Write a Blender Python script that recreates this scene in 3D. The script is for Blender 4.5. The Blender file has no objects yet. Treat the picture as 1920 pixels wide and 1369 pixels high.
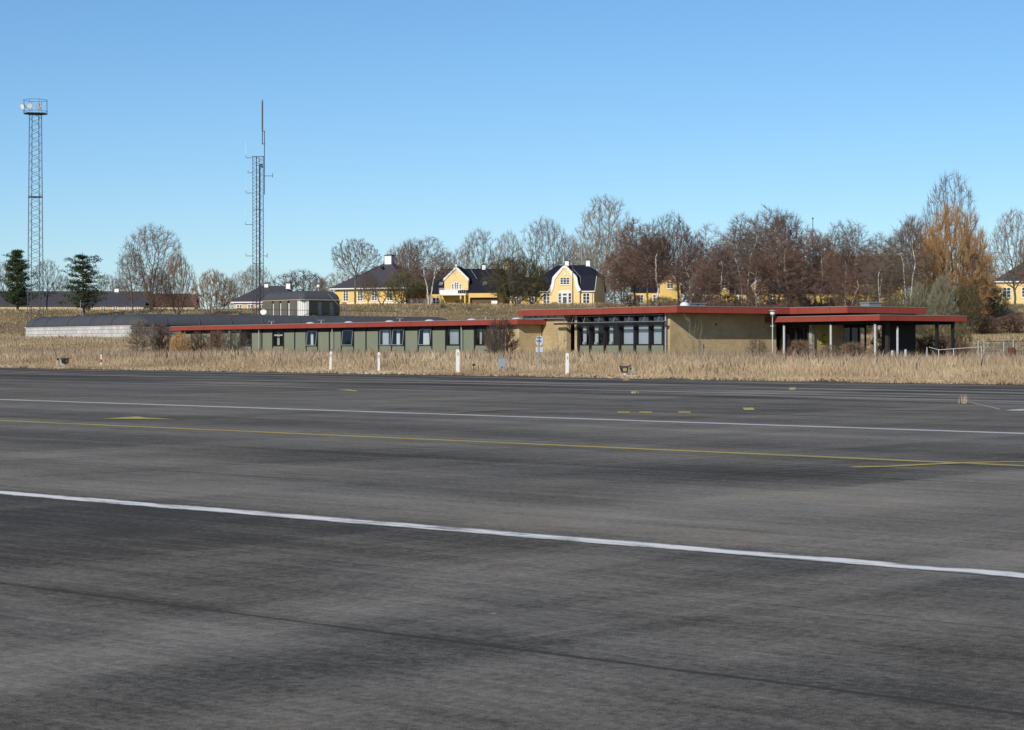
import bpy, math, random
import numpy as np
from mathutils import Vector, Matrix
R = math.radians
C = bpy.context.scene.collection
SC = bpy.context.scene

# ------------------------------------------------------------------ camera, light, exposure
F = 4000.0          # focal length in photo pixels (photo 1920 wide)
HZ = 658.0          # horizon row of the photo
CAMZ = 1.7
cam = bpy.data.cameras.new("camera"); co = bpy.data.objects.new("camera", cam); C.objects.link(co)
co.location = (0, 0, CAMZ); co.rotation_euler = (R(90), 0, 0)
cam.sensor_width = 36; cam.lens = 36 * F / 1920; cam.shift_y = -(684.5 - HZ) / 1920
cam.clip_start = 0.2; cam.clip_end = 8000
SC.camera = co
SUN_AZ = (-0.472, -0.882); SUN_EL = R(28)
w = bpy.data.worlds.new("World"); SC.world = w; w.use_nodes = True
nt = w.node_tree; bg = nt.nodes["Background"]
sky = nt.nodes.new("ShaderNodeTexSky"); sky.sky_type = 'NISHITA'; sky.sun_disc = False
sky.sun_elevation = SUN_EL; sky.sun_rotation = math.atan2(SUN_AZ[0], SUN_AZ[1])
sky.air_density = 0.8; sky.dust_density = 0.22; sky.ozone_density = 5.0; sky.altitude = 0
hs = nt.nodes.new("ShaderNodeHueSaturation"); hs.inputs['Saturation'].default_value = 1.08; hs.inputs['Hue'].default_value = 0.496
nt.links.new(sky.outputs[0], hs.inputs['Color']); nt.links.new(hs.outputs[0], bg.inputs[0]); bg.inputs[1].default_value = 0.115
sl = bpy.data.lights.new("sun", 'SUN'); sl.energy = 4.0; sl.angle = R(0.5); sl.color = (1.0, 0.93, 0.82)
so = bpy.data.objects.new("sun", sl); C.objects.link(so)
sd = Vector((SUN_AZ[0] * math.cos(SUN_EL), SUN_AZ[1] * math.cos(SUN_EL), math.sin(SUN_EL)))
so.rotation_euler = sd.to_track_quat('Z', 'Y').to_euler(); so.location = (0, -20, 40)
SC.view_settings.view_transform = 'Standard'; SC.view_settings.look = 'None'
SC.view_settings.exposure = 0.0; SC.view_settings.gamma = 1.0
SC.cycles.max_bounces = 6; SC.cycles.transparent_max_bounces = 8

# ------------------------------------------------------------------ helpers
def at(px, py, D): return Vector(((px - 960) / F * D, D, CAMZ + (HZ - py) / F * D))

class MB:
    def __init__(s): s.v = []; s.f = []
    def box(s, x0, x1, y0, y1, z0, z1):
        n = len(s.v)
        s.v += [(x0,y0,z0),(x1,y0,z0),(x1,y1,z0),(x0,y1,z0),(x0,y0,z1),(x1,y0,z1),(x1,y1,z1),(x0,y1,z1)]
        s.f += [tuple(n+i for i in q) for q in ((3,2,1,0),(4,5,6,7),(0,1,5,4),(1,2,6,5),(2,3,7,6),(3,0,4,7))]
        return s
    def poly(s, pts):
        n = len(s.v); s.v += [tuple(p) for p in pts]; s.f.append(tuple(range(n, n+len(pts)))); return s
    def prism(s, pts, axis, a, b):
        """extrude a 2-D outline along axis ('x' or 'y') from a to b"""
        n = len(s.v); k = len(pts)
        for t in (a, b):
            for (p, q) in pts: s.v.append((t, p, q) if axis == 'x' else (p, t, q))
        s.f.append(tuple(range(n, n+k))); s.f.append(tuple(reversed(range(n+k, n+2*k))))
        for i in range(k):
            j = (i+1) % k; s.f.append((n+i, n+k+i, n+k+j, n+j))
        return s
    def tube(s, pts, rad, n=6, cap=True):
        pts = [Vector(p) for p in pts]; b0 = len(s.v)
        if not hasattr(rad, '__len__'): rad = [rad]*len(pts)
        for i, p in enumerate(pts):
            d = (pts[min(i+1, len(pts)-1)] - pts[max(i-1, 0)])
            if d.length < 1e-9: d = Vector((0,0,1))
            d.normalize()
            a = d.cross(Vector((0.31, 0.95, 0.05)) if abs(d.y) < 0.9 else Vector((1, 0, 0))); a.normalize(); b = d.cross(a)
            for k in range(n):
                t = 2*math.pi*k/n; q = p + (a*math.cos(t) + b*math.sin(t))*rad[i]; s.v.append((q.x, q.y, q.z))
        for i in range(len(pts)-1):
            for k in range(n):
                k2 = (k+1) % n; s.f.append((b0+i*n+k, b0+i*n+k2, b0+(i+1)*n+k2, b0+(i+1)*n+k))
        if cap and n > 3:
            s.f.append(tuple(b0+k for k in reversed(range(n)))); e = b0+(len(pts)-1)*n; s.f.append(tuple(e+k for k in range(n)))
        return s
    def lathe(s, prof, cx=0, cy=0, n=12):
        b0 = len(s.v)
        for r, z in prof:
            for k in range(n):
                t = 2*math.pi*k/n; s.v.append((cx+r*math.cos(t), cy+r*math.sin(t), z))
        for i in range(len(prof)-1):
            for k in range(n):
                k2 = (k+1) % n; s.f.append((b0+i*n+k, b0+i*n+k2, b0+(i+1)*n+k2, b0+(i+1)*n+k))
        s.f.append(tuple(b0+k for k in reversed(range(n)))); e = b0+(len(prof)-1)*n; s.f.append(tuple(e+k for k in range(n)))
        return s
    def build(s, name, mat, parent=None, smooth=False, bevel=0, loc=None):
        me = bpy.data.meshes.new(name); me.from_pydata(s.v, [], s.f); me.update()
        if mat: me.materials.append(mat)
        if smooth: me.polygons.foreach_set('use_smooth', [True]*len(me.polygons))
        o = bpy.data.objects.new(name, me); C.objects.link(o)
        if parent: o.parent = parent
        if loc: o.location = loc
        if bevel:
            m = o.modifiers.new('bevel', 'BEVEL'); m.width = bevel; m.segments = 2; m.limit_method = 'ANGLE'
        return o

def tag(o, label=None, cat=None, group=None, kind=None):
    if label: o['label'] = label
    if cat: o['category'] = cat
    if group: o['group'] = group
    if kind: o['kind'] = kind
    return o
def thing(name, loc, label, cat, rz=0, group=None):
    o = bpy.data.objects.new(name, None); C.objects.link(o); o.location = loc; o.rotation_euler = (0, 0, rz)
    o.empty_display_size = 0.3
    return tag(o, label, cat, group)
def kids(o): return KID.get(o.name, [])
def copy_tree(root, parent=None):
    c = root.copy(); C.objects.link(c)
    if parent: c.parent = parent
    for ch in [x for x in list(bpy.data.objects) if x.parent == root]:
        copy_tree(ch, c)
    return c

# ------------------------------------------------------------------ terrain
def sm(a, b, x):
    t = np.clip((np.asarray(x, float)-a)/(b-a), 0, 1); return t*t*(3-2*t)
AU = np.array([-0.7547, 0.6561]); AV = np.array([0.6561, 0.7547])   # along / across the apron lines
VE = 65.8
CR, SR = math.cos(R(34.8)), math.sin(R(34.8))
def loc2(x, y, ox, oy):
    dx, dy = x-ox, y-oy
    return dx*CR+dy*SR, -dx*SR+dy*CR
BO = (10.2, 132.0, 0.7); BK = (-36.4, 205.0)
def terr(x, y):
    x = np.asarray(x, float); y = np.asarray(y, float)
    v = AV[0]*x+AV[1]*y; u = AU[0]*x+AU[1]*y
    ap = 0.0075*y
    base = ap+(0.72-ap)*sm(VE, VE+14, v)
    z = base+2.3*sm(163, 206, y)+(5.0-.75*sm(20, 42, -x))*sm(232, 296, y)
    z = z-3.5*sm(520, 900, y)
    n = 0.10*np.sin(x*.31+1)*np.sin(y*.27+.5)+0.06*np.sin(x*.9+y*.35)+0.05*np.sin(y*1.1-x*.5)+0.35*np.sin(x*.05+2)*np.sin(y*.043)
    z = z+n*sm(VE+2, VE+60, v)*0.9*(1-0.6*((y > 125) & (y < 175)))
    a, b = loc2(x, y, *BK)
    z = z-0.75*np.exp(-((a+1)/7)**2-((b-15)/15)**2)-0.5*np.exp(-((a-10)/8)**2-((b+5)/6)**2)
    lip = 0.05*sm(VE-0.3, VE+0.4, v+0.25*np.sin(u*1.7)+0.15*np.sin(u*4.3+1))
    z = np.where(v < VE-0.6, ap-0.12, z)
    z = np.where((v >= VE-0.6) & (v < VE+0.6), ap-0.12+0.12*sm(VE-.6, VE-.1, v)+lip-0.015, z)
    z = np.where((v >= VE+0.6) & (v < VE+2.5), z+0.035, z)
    return z
def tz(x, y): return float(terr(x, y))

# ------------------------------------------------------------------ materials
def mat(name, col, rough=0.8, metal=0, spec=0.3, noise=None, bump=None, trans=None):
    """noise=(scale, amount, second colour) mixes a second colour in with noise; bump=(scale, strength)"""
    m = bpy.data.materials.new(name); m.use_nodes = True; n = m.node_tree; p = n.nodes['Principled BSDF']
    p.inputs['Base Color'].default_value = (*col, 1); p.inputs['Roughness'].default_value = rough
    p.inputs['Metallic'].default_value = metal; p.inputs['Specular IOR Level'].default_value = spec
    tc = n.nodes.new('ShaderNodeTexCoord')
    if noise:
        t = n.nodes.new('ShaderNodeTexNoise'); t.inputs['Scale'].default_value = noise[0]; t.inputs['Detail'].default_value = 6
        t.inputs['Roughness'].default_value = 0.65
        n.links.new(tc.outputs['Object'], t.inputs['Vector'])
        r = n.nodes.new('ShaderNodeValToRGB'); r.color_ramp.elements[0].position = 0.5-0.5*noise[1]*0.6; r.color_ramp.elements[1].position = 0.5+0.5*noise[1]*0.6
        r.color_ramp.elements[0].color = (*col, 1); r.color_ramp.elements[1].color = (*noise[2], 1)
        n.links.new(t.outputs['Fac'], r.inputs[0]); n.links.new(r.outputs[0], p.inputs['Base Color'])
    if bump:
        t2 = n.nodes.new('ShaderNodeTexNoise'); t2.inputs['Scale'].default_value = bump[0]; t2.inputs['Detail'].default_value = 4
        n.links.new(tc.outputs['Object'], t2.inputs['Vector'])
        b = n.nodes.new('ShaderNodeBump'); b.inputs['Strength'].default_value = bump[1]; b.inputs['Distance'].default_value = 0.02
        n.links.new(t2.outputs['Fac'], b.inputs['Height']); n.links.new(b.outputs[0], p.inputs['Normal'])
    return m

def brick_mat(name, c1, c2, mortar, bw, bh, ms, rough=0.9, stain=None):
    m = bpy.data.materials.new(name); m.use_nodes = True; n = m.node_tree; p = n.nodes['Principled BSDF']
    tc = n.nodes.new('ShaderNodeTexCoord'); sp = n.nodes.new('ShaderNodeSeparateXYZ'); n.links.new(tc.outputs['Object'], sp.inputs[0])
    ad = n.nodes.new('ShaderNodeMath'); ad.operation = 'ADD'; n.links.new(sp.outputs[0], ad.inputs[0]); n.links.new(sp.outputs[1], ad.inputs[1])
    cb = n.nodes.new('ShaderNodeCombineXYZ'); n.links.new(ad.outputs[0], cb.inputs[0]); n.links.new(sp.outputs[2], cb.inputs[1])
    b = n.nodes.new('ShaderNodeTexBrick'); b.inputs['Scale'].default_value = 1
    b.inputs['Color1'].default_value = (*c1, 1); b.inputs['Color2'].default_value = (*c2, 1); b.inputs['Mortar'].default_value = (*mortar, 1)
    b.inputs['Brick Width'].default_value = bw; b.inputs['Row Height'].default_value = bh; b.inputs['Mortar Size'].default_value = ms
    n.links.new(cb.outputs[0], b.inputs['Vector'])
    out = b.outputs['Color']
    t = n.nodes.new('ShaderNodeTexNoise'); t.inputs['Scale'].default_value = 0.9; t.inputs['Detail'].default_value = 7; n.links.new(tc.outputs['Object'], t.inputs[0])
    r = n.nodes.new('ShaderNodeMapRange'); r.inputs[1].default_value = .35; r.inputs[2].default_value = .7; n.links.new(t.outputs['Fac'], r.inputs[0])
    mx = n.nodes.new('ShaderNodeMix'); mx.data_type = 'RGBA'; mx.blend_type = 'MULTIPLY'
    sc_ = stain or (0.75, 0.74, 0.7)
    n.links.new(r.outputs[0], mx.inputs[0]); n.links.new(out, mx.inputs[6]); mx.inputs[7].default_value = (*sc_, 1)
    n.links.new(mx.outputs[2], p.inputs['Base Color']); p.inputs['Roughness'].default_value = rough
    p.inputs['Specular IOR Level'].default_value = .2
    return m

def glass_mat(name, tint=(0.80, 0.85, 0.88)):
    m = bpy.data.materials.new(name); m.use_nodes = True; n = m.node_tree
    n.nodes.remove(n.nodes['Principled BSDF']); o = n.nodes['Material Output']
    tr = n.nodes.new('ShaderNodeBsdfTransparent'); tr.inputs[0].default_value = (*tint, 1)
    gl = n.nodes.new('ShaderNodeBsdfGlossy'); gl.inputs['Roughness'].default_value = 0.02
    fr = n.nodes.new('ShaderNodeFresnel'); fr.inputs[0].default_value = 1.6
    mx = n.nodes.new('ShaderNodeMixShader'); n.links.new(fr.outputs[0], mx.inputs[0]); n.links.new(tr.outputs[0], mx.inputs[1]); n.links.new(gl.outputs[0], mx.inputs[2])
    n.links.new(mx.outputs[0], o.inputs[0]); return m

def twig_mat(name, c1, c2):
    """bark or twig colour; varies a little from tree to tree and through the tree"""
    m = bpy.data.materials.new(name); m.use_nodes = True; n = m.node_tree; p = n.nodes['Principled BSDF']
    tc = n.nodes.new('ShaderNodeTexCoord'); t = n.nodes.new('ShaderNodeTexNoise'); t.inputs['Scale'].default_value = 0.5; t.inputs['Detail'].default_value = 3
    n.links.new(tc.outputs['Object'], t.inputs[0]); oi = n.nodes.new('ShaderNodeObjectInfo')
    a = n.nodes.new('ShaderNodeMath'); a.operation = 'MULTIPLY_ADD'; n.links.new(oi.outputs['Random'], a.inputs[0]); a.inputs[1].default_value = .5; n.links.new(t.outputs['Fac'], a.inputs[2])
    r = n.nodes.new('ShaderNodeMapRange'); r.inputs[1].default_value = .4; r.inputs[2].default_value = 1.1; n.links.new(a.outputs[0], r.inputs[0])
    mx = n.nodes.new('ShaderNodeMix'); mx.data_type = 'RGBA'; n.links.new(r.outputs[0], mx.inputs[0]); mx.inputs[6].default_value = (*c1, 1); mx.inputs[7].default_value = (*c2, 1)
    n.links.new(mx.outputs[2], p.inputs['Base Color']); p.inputs['Roughness'].default_value = 0.9; p.inputs['Specular IOR Level'].default_value = 0.1
    return m

def blade_mat(name, cols, scale=0.15):
    """dry grass: colour from the position in the field and from each single blade"""
    m = bpy.data.materials.new(name); m.use_nodes = True; n = m.node_tree; p = n.nodes['Principled BSDF']
    ge = n.nodes.new('ShaderNodeNewGeometry'); t = n.nodes.new('ShaderNodeTexNoise'); t.inputs['Scale'].default_value = scale; t.inputs['Detail'].default_value = 5
    n.links.new(ge.outputs['Position'], t.inputs[0])
    a = n.nodes.new('ShaderNodeMath'); a.operation = 'MULTIPLY_ADD'; n.links.new(ge.outputs['Random Per Island'], a.inputs[0]); a.inputs[1].default_value = .30; n.links.new(t.outputs['Fac'], a.inputs[2])
    r = n.nodes.new('ShaderNodeValToRGB'); e = r.color_ramp.elements
    e[0].position = .36; e[0].color = (*cols[0], 1); e[1].position = 1.0; e[1].color = (*cols[-1], 1)
    for i, c in enumerate(cols[1:-1]):
        q = r.color_ramp.elements.new(.42+.58*(i+1)/(len(cols)-1)); q.color = (*c, 1)
    n.links.new(a.outputs[0], r.inputs[0]); n.links.new(r.outputs[0], p.inputs['Base Color']); p.inputs['Roughness'].default_value = .85
    p.inputs['Specular IOR Level'].default_value = .15
    tl = n.nodes.new('ShaderNodeBsdfTranslucent'); n.links.new(r.outputs[0], tl.inputs[0]); mx = n.nodes.new('ShaderNodeMixShader'); mx.inputs[0].default_value = .28
    n.links.new(p.outputs[0], mx.inputs[1]); n.links.new(tl.outputs[0], mx.inputs[2]); n.links.new(mx.outputs[0], n.nodes['Material Output'].inputs[0])
    return m

M = {}
M['red'] = mat('red_fascia', (0.255, 0.046, 0.033), .8, spec=.1, noise=(.8, 1.2, (0.33, 0.080, 0.055)))
M['edge'] = mat('zinc_edge', (0.42, 0.41, 0.40), .5, .4)
M['soffit'] = mat('dark_soffit', (0.02, 0.021, 0.022), .8)
M['felt'] = mat('roof_felt', (0.06, 0.06, 0.062), .95, noise=(3, 1, (0.10, 0.10, 0.10)))
M['green'] = mat('green_panel', (0.175, 0.20, 0.135), .75, noise=(1.1, 1.4, (0.225, 0.245, 0.175)))
M['mull'] = mat('dark_mullion', (0.018, 0.017, 0.018), .6)
M['steel'] = mat('galvanised_steel', (0.35, 0.36, 0.37), .5, .5)
M['paint'] = mat('white_paint', (0.78, 0.77, 0.74), .6, noise=(4, 1, (0.66, 0.65, 0.61)))
M['postw'] = mat('post_white', (0.55, 0.57, 0.58), .6, noise=(6, .8, (0.4, 0.41, 0.42)))
M['brick'] = brick_mat('yellow_brick', (0.60, 0.44, 0.20), (0.48, 0.34, 0.15), (0.50, 0.43, 0.31), 0.23, 0.075, 0.012)
M['block'] = brick_mat('white_block', (0.66, 0.64, 0.61), (0.56, 0.545, 0.52), (0.34, 0.33, 0.33), 0.9, 0.38, 0.03, stain=(0.72, 0.72, 0.74))
M['gblock'] = brick_mat('grey_block', (0.26, 0.25, 0.25), (0.20, 0.195, 0.19), (0.07, 0.07, 0.07), 0.62, 0.24, 0.035, stain=(0.5, 0.5, 0.5))
M['bunkroof'] = mat('grey_roofing', (0.085, 0.09, 0.10), .8, noise=(.9, 1.2, (0.055, 0.058, 0.065)), bump=(1.5, .5))
M['panel'] = mat('olive_panel', (0.12, 0.11, 0.085), .8, noise=(2, 1, (0.15, 0.14, 0.11)))
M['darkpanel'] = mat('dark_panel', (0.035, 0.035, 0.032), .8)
M['glass'] = glass_mat('window_glass')
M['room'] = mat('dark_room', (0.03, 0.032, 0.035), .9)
M['blind'] = mat('pale_blind', (0.66, 0.71, 0.76), .8)
M['curtain'] = mat('curtain', (0.75, 0.76, 0.76), .9)
M['dglass'] = mat('dark_pane', (0.035, 0.05, 0.07), .08, spec=.8)
M['dome'] = mat('acrylic_dome', (0.62, 0.64, 0.66), .25, spec=.6)
M['ywall'] = mat('yellow_render', (0.78, 0.54, 0.16), .9, noise=(.6, 1, (0.70, 0.48, 0.17)))
M['pwall'] = mat('pale_yellow_render', (0.82, 0.62, 0.28), .9, noise=(.6, 1, (0.74, 0.56, 0.27)))
M['swall'] = mat('pale_sand_render', (0.62, 0.50, 0.32), .9, noise=(.6, 1, (0.52, 0.42, 0.28)))
M['trim'] = mat('white_trim', (0.80, 0.79, 0.77), .6)
M['slate'] = mat('slate_roof', (0.055, 0.052, 0.062), .75, noise=(2.5, 1, (0.075, 0.07, 0.08)), bump=(6, .4))
M['black'] = mat('black_roof_tile', (0.012, 0.014, 0.022), .75, spec=.12, noise=(2, 1, (0.02, 0.022, 0.035)), bump=(7, .5))
M['brownroof'] = mat('brown_tile_roof', (0.07, 0.042, 0.035), .9, noise=(1.2, 1, (0.10, 0.055, 0.04)))
M['chim'] = mat('chimney_white', (0.82, 0.80, 0.78), .7)
M['capm'] = mat('chimney_cap', (0.10, 0.09, 0.085), .9)
M['wood'] = mat('brown_wood', (0.13, 0.085, 0.05), .9)
M['mast'] = mat('mast_steel', (0.10, 0.105, 0.115), .6, .3)
M['masts'] = mat('mast_dark', (0.05, 0.053, 0.06), .6, .3)
M['lampg'] = mat('floodlight_glass', (0.75, 0.75, 0.72), .15, spec=.7)
M['whip'] = mat('fibreglass_whip', (0.75, 0.77, 0.80), .5)
M['blackp'] = mat('black_plastic', (0.025, 0.025, 0.027), .5)
M['amber'] = mat('amber_lens', (0.35, 0.29, 0.12), .25, spec=.6)
M['redp'] = mat('red_plastic', (0.45, 0.03, 0.02), .5)
M['orange'] = mat('orange_reflector', (0.62, 0.38, 0.24), .4)
M['signf'] = mat('sign_face', (0.45, 0.50, 0.55), .5)
M['grey'] = mat('grey_box', (0.30, 0.33, 0.37), .6)
M['yel'] = mat('yellow_sign', (0.45, 0.38, 0.05), .6)
M['rust'] = mat('rusty_steel', (0.10, 0.045, 0.03), .9)
M['stone'] = mat('field_stone', (0.24, 0.20, 0.16), .9, noise=(2, 1, (0.14, 0.11, 0.09)))
M['bark'] = twig_mat('grey_bark', (0.10, 0.085, 0.07), (0.16, 0.14, 0.115))
M['barkp'] = twig_mat('pale_bark', (0.22, 0.19, 0.14), (0.28, 0.25, 0.19))
M['birchbark'] = mat('birch_bark', (0.80, 0.76, 0.70), .8, noise=(2.2, .6, (0.34, 0.29, 0.24)))
M['tw_grey'] = twig_mat('grey_twigs', (0.14, 0.112, 0.09), (0.20, 0.165, 0.13))
M['tw_brown'] = twig_mat('brown_twigs', (0.16, 0.105, 0.072), (0.22, 0.15, 0.10))
M['tw_red'] = twig_mat('red_brown_twigs', (0.125, 0.078, 0.062), (0.18, 0.118, 0.092))
M['tw_birch'] = twig_mat('birch_twigs', (0.16, 0.11, 0.095), (0.23, 0.165, 0.14))
M['tw_olive'] = twig_mat('olive_twigs', (0.105, 0.095, 0.05), (0.145, 0.125, 0.065))
M['tw_pale'] = twig_mat('pale_twigs', (0.25, 0.20, 0.14), (0.32, 0.27, 0.19))
M['tw_orange'] = twig_mat('orange_twigs', (0.36, 0.205, 0.085), (0.42, 0.27, 0.13))
M['tw_pink'] = twig_mat('pinkish_twigs', (0.33, 0.20, 0.13), (0.30, 0.19, 0.12))
M['tw_grgreen'] = twig_mat('grey_green_twigs', (0.16, 0.16, 0.11), (0.20, 0.19, 0.13))
M['needle'] = twig_mat('pine_needles', (0.048, 0.066, 0.032), (0.10, 0.115, 0.055))
M['needled'] = twig_mat('dark_needles', (0.034, 0.055, 0.025), (0.075, 0.090, 0.038))
M['blade'] = blade_mat('dry_grass', [(0.33, 0.24, 0.155), (0.54, 0.405, 0.25), (0.64, 0.505, 0.325), (0.74, 0.62, 0.43)], .22)
M['blade2'] = blade_mat('hill_grass', [(0.27, 0.20, 0.115), (0.40, 0.30, 0.165), (0.50, 0.385, 0.22), (0.56, 0.45, 0.27)], .12)
M['weed'] = blade_mat('dead_stems', [(0.26, 0.19, 0.14), (0.38, 0.28, 0.20), (0.50, 0.38, 0.26)], .25)

def nodes_of(m): m.use_nodes = True; return m.node_tree, m.node_tree.nodes['Principled BSDF']

def ground_mat():
    m = bpy.data.materials.new('grass_ground'); n, p = nodes_of(m); N = n.nodes; L = n.links
    ge = N.new('ShaderNodeNewGeometry')
    t = N.new('ShaderNodeTexNoise'); t.inputs['Scale'].default_value = .09; t.inputs['Detail'].default_value = 8; t.inputs['Roughness'].default_value = .6
    L.new(ge.outputs['Position'], t.inputs[0])
    r = N.new('ShaderNodeValToRGB'); e = r.color_ramp.elements
    e[0].position = .3; e[0].color = (0.15, 0.12, 0.06, 1); e[1].position = .72; e[1].color = (0.36, 0.27, 0.14, 1)
    q = e.new(.5); q.color = (0.26, 0.19, 0.10, 1)
    L.new(t.outputs['Fac'], r.inputs[0])
    t2 = N.new('ShaderNodeTexNoise'); t2.inputs['Scale'].default_value = 2.5; t2.inputs['Detail'].default_value = 6; L.new(ge.outputs['Position'], t2.inputs[0])
    r2 = N.new('ShaderNodeMapRange'); r2.inputs[1].default_value = .3; r2.inputs[2].default_value = .7; r2.inputs[3].default_value = .65; r2.inputs[4].default_value = 1.2
    L.new(t2.outputs['Fac'], r2.inputs[0])
    mx = N.new('ShaderNodeVectorMath'); mx.operation = 'SCALE'; L.new(r.outputs[0], mx.inputs[0]); L.new(r2.outputs[0], mx.inputs['Scale'])
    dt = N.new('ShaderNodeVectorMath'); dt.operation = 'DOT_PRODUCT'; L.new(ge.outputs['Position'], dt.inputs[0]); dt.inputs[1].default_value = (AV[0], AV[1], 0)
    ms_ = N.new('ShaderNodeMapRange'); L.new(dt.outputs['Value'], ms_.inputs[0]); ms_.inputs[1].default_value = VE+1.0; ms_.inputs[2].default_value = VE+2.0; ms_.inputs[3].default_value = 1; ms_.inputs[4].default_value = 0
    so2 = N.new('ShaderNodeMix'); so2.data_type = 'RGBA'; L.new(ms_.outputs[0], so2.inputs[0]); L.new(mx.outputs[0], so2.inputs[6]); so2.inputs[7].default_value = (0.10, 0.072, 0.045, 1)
    L.new(so2.outputs[2], p.inputs['Base Color']); p.inputs['Roughness'].default_value = .95; p.inputs['Specular IOR Level'].default_value = .1
    return m

def px_uv(px, py):
    """point of the apron plane seen at a pixel of the photo"""
    k = (py-HZ)/F; D = CAMZ/(k+0.0075); x = (px-960)/F*D
    return (AU[0]*x+AU[1]*D, AV[0]*x+AV[1]*D)

def asphalt_mat():
    m = bpy.data.materials.new('worn_asphalt'); n, p = nodes_of(m); N = n.nodes; L = n.links
    tc = N.new('ShaderNodeTexCoord'); sp = N.new('ShaderNodeSeparateXYZ'); L.new(tc.outputs['Object'], sp.inputs[0])  # object x = u (along), y = v (across)
    def math_(op, a, b=None, c=None, clamp=False):
        k = N.new('ShaderNodeMath'); k.operation = op; k.use_clamp = clamp
        for i, q in enumerate((a, b, c)):
            if q is None: continue
            if isinstance(q, (int, float)): k.inputs[i].default_value = q
            else: L.new(q, k.inputs[i])
        return k.outputs[0]
    def noise(su, sv, off=0, det=5, rough=.6, dist=0):
        cb = N.new('ShaderNodeCombineXYZ'); L.new(math_('MULTIPLY_ADD', sp.outputs[0], su, off), cb.inputs[0]); L.new(math_('MULTIPLY_ADD', sp.outputs[1], sv, off*.7), cb.inputs[1])
        t = N.new('ShaderNodeTexNoise'); t.noise_dimensions = '2D'; t.inputs['Scale'].default_value = 1; t.inputs['Detail'].default_value = det; t.inputs['Roughness'].default_value = rough
        t.inputs['Distortion'].default_value = dist
        L.new(cb.outputs[0], t.inputs[0]); return t.outputs['Fac']
    def rng(x, a, b, c, d):
        k = N.new('ShaderNodeMapRange'); L.new(x, k.inputs[0])
        for i, q in enumerate((a, b, c, d)): k.inputs[i+1].default_value = q
        return k.outputs[0]
    long_ = rng(noise(.035, .55, 3.1, 6, .65), .35, .65, -1, 1)        # long bands with the lines
    lanes = rng(noise(.012, .16, 9.7, 2, .4), .44, .56, -1, 1)           # paving lanes
    cross = rng(noise(.20, .022, 21.3, 3, .5), .47, .53, -1, 1)          # lanes across
    cross2 = rng(noise(.6, .05, 41.3, 5, .6), .35, .65, -1, 1)
    blot = rng(noise(.45, .5, 5.2, 8, .7), .3, .7, -1, 1)
    def cells(x, wd, seed, soft):
        q = math_('ADD', math_('DIVIDE', x, wd), math_('MULTIPLY', math_('ADD', noise(.35, .35, seed, 4, .7), -.5), soft))
        wn = N.new('ShaderNodeTexWhiteNoise'); wn.noise_dimensions = '1D'; L.new(math_('ADD', math_('FLOOR', q), seed), wn.inputs['W']); return rng(wn.outputs['Value'], 0, 1, -1, 1)
    bandv = cells(sp.outputs[1], 2.9, 3.7, .10)                        # straight paving bands with the lines
    bandu = math_('MULTIPLY', cells(sp.outputs[0], 4.3, 8.2, .12), rng(noise(.08, .10, 71, 3, .5), .38, .48, 0, 1))
    tyre = rng(noise(.12, 6.0, 61, 6, .7), .35, .65, -1, 1); tyre2 = math_('MULTIPLY', rng(noise(5.0, .18, 67, 6, .7), .35, .65, -1, 1), rng(noise(.15, .1, 77, 3, .5), .45, .55, 0, 1))
    mid = rng(noise(1.6, 4.5, 15.2, 9, .8), .34, .66, -1, 1)
    grain = rng(noise(15, 15, 1.2, 5, .8), .3, .7, -1, 1)
    fine = rng(noise(105, 105, 7.2, 3, .8), .3, .7, -1, 1)
    s = math_('MULTIPLY', long_, .15)
    for x, a in ((lanes, .08), (bandv, .12), (bandu, .12), (cross2, .08), (blot, .10), (mid, .15), (tyre, .13), (tyre2, .10), (grain, .34), (fine, .42)):
        s = math_('MULTIPLY_ADD', x, a, s)
    v = sp.outputs[1]
    lightband = math_('MULTIPLY', rng(v, 13.9, 14.3, 0, 1), rng(v, 15.5, 19.5, 1, 0))
    s = math_('MULTIPLY_ADD', lightband, .16, s)
    near = rng(v, 13.4, 13.8, 1, 0); s = math_('MULTIPLY_ADD', near, -.21, s)
    far = rng(v, 46, 50, 0, 1)
    streak = rng(noise(.05, .9, 33, 5, .6), .50, .60, -.20, .85)
    s = math_('ADD', s, math_('MULTIPLY', far, math_('ADD', streak, -.30)))
    # pale swaths left by sweeping and rolling, crossing the bands; (pixel a, pixel b, width m, strength, hatch)
    wv = noise(.5, .5, 91, 5, .7)
    for pa, pb, wd, st, hatch in (((60, 1255), (960, 1068), 0.75, .26, 1), ((1060, 1165), (1730, 1070), .8, .40, 0), ((960, 1075), (1500, 940), 2.2, .12, 0),
                                  ((760, 1290), (1700, 1150), 1.0, .22, 1), ((100, 1330), (900, 1200), .9, -.22, 0), ((300, 893), (1000, 960), 1.1, .26, 1), ((1300, 960), (1920, 905), 2.0, .26, 0), ((1000, 905), (1920, 860), 2.2, -.2, 0), ((0, 905), (700, 960), 1.5, .14, 0), ((500, 860), (900, 845), 2.5, -.22, 0)):
        (a0, b0), (a1, b1) = px_uv(*pa), px_uv(*pb); L_ = math.hypot(a1-a0, b1-b0); nu, nv = -(b1-b0)/L_, (a1-a0)/L_
        d = math_('ADD', math_('MULTIPLY_ADD', sp.outputs[0], nu, -(a0*nu+b0*nv)), math_('MULTIPLY', sp.outputs[1], nv))
        d = math_('ABSOLUTE', math_('ADD', d, math_('MULTIPLY', math_('ADD', wv, -.5), .35)))
        l = math_('ADD', math_('MULTIPLY_ADD', sp.outputs[0], nv, -(a0*nv-b0*nu)), math_('MULTIPLY', sp.outputs[1], -nu))
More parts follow.
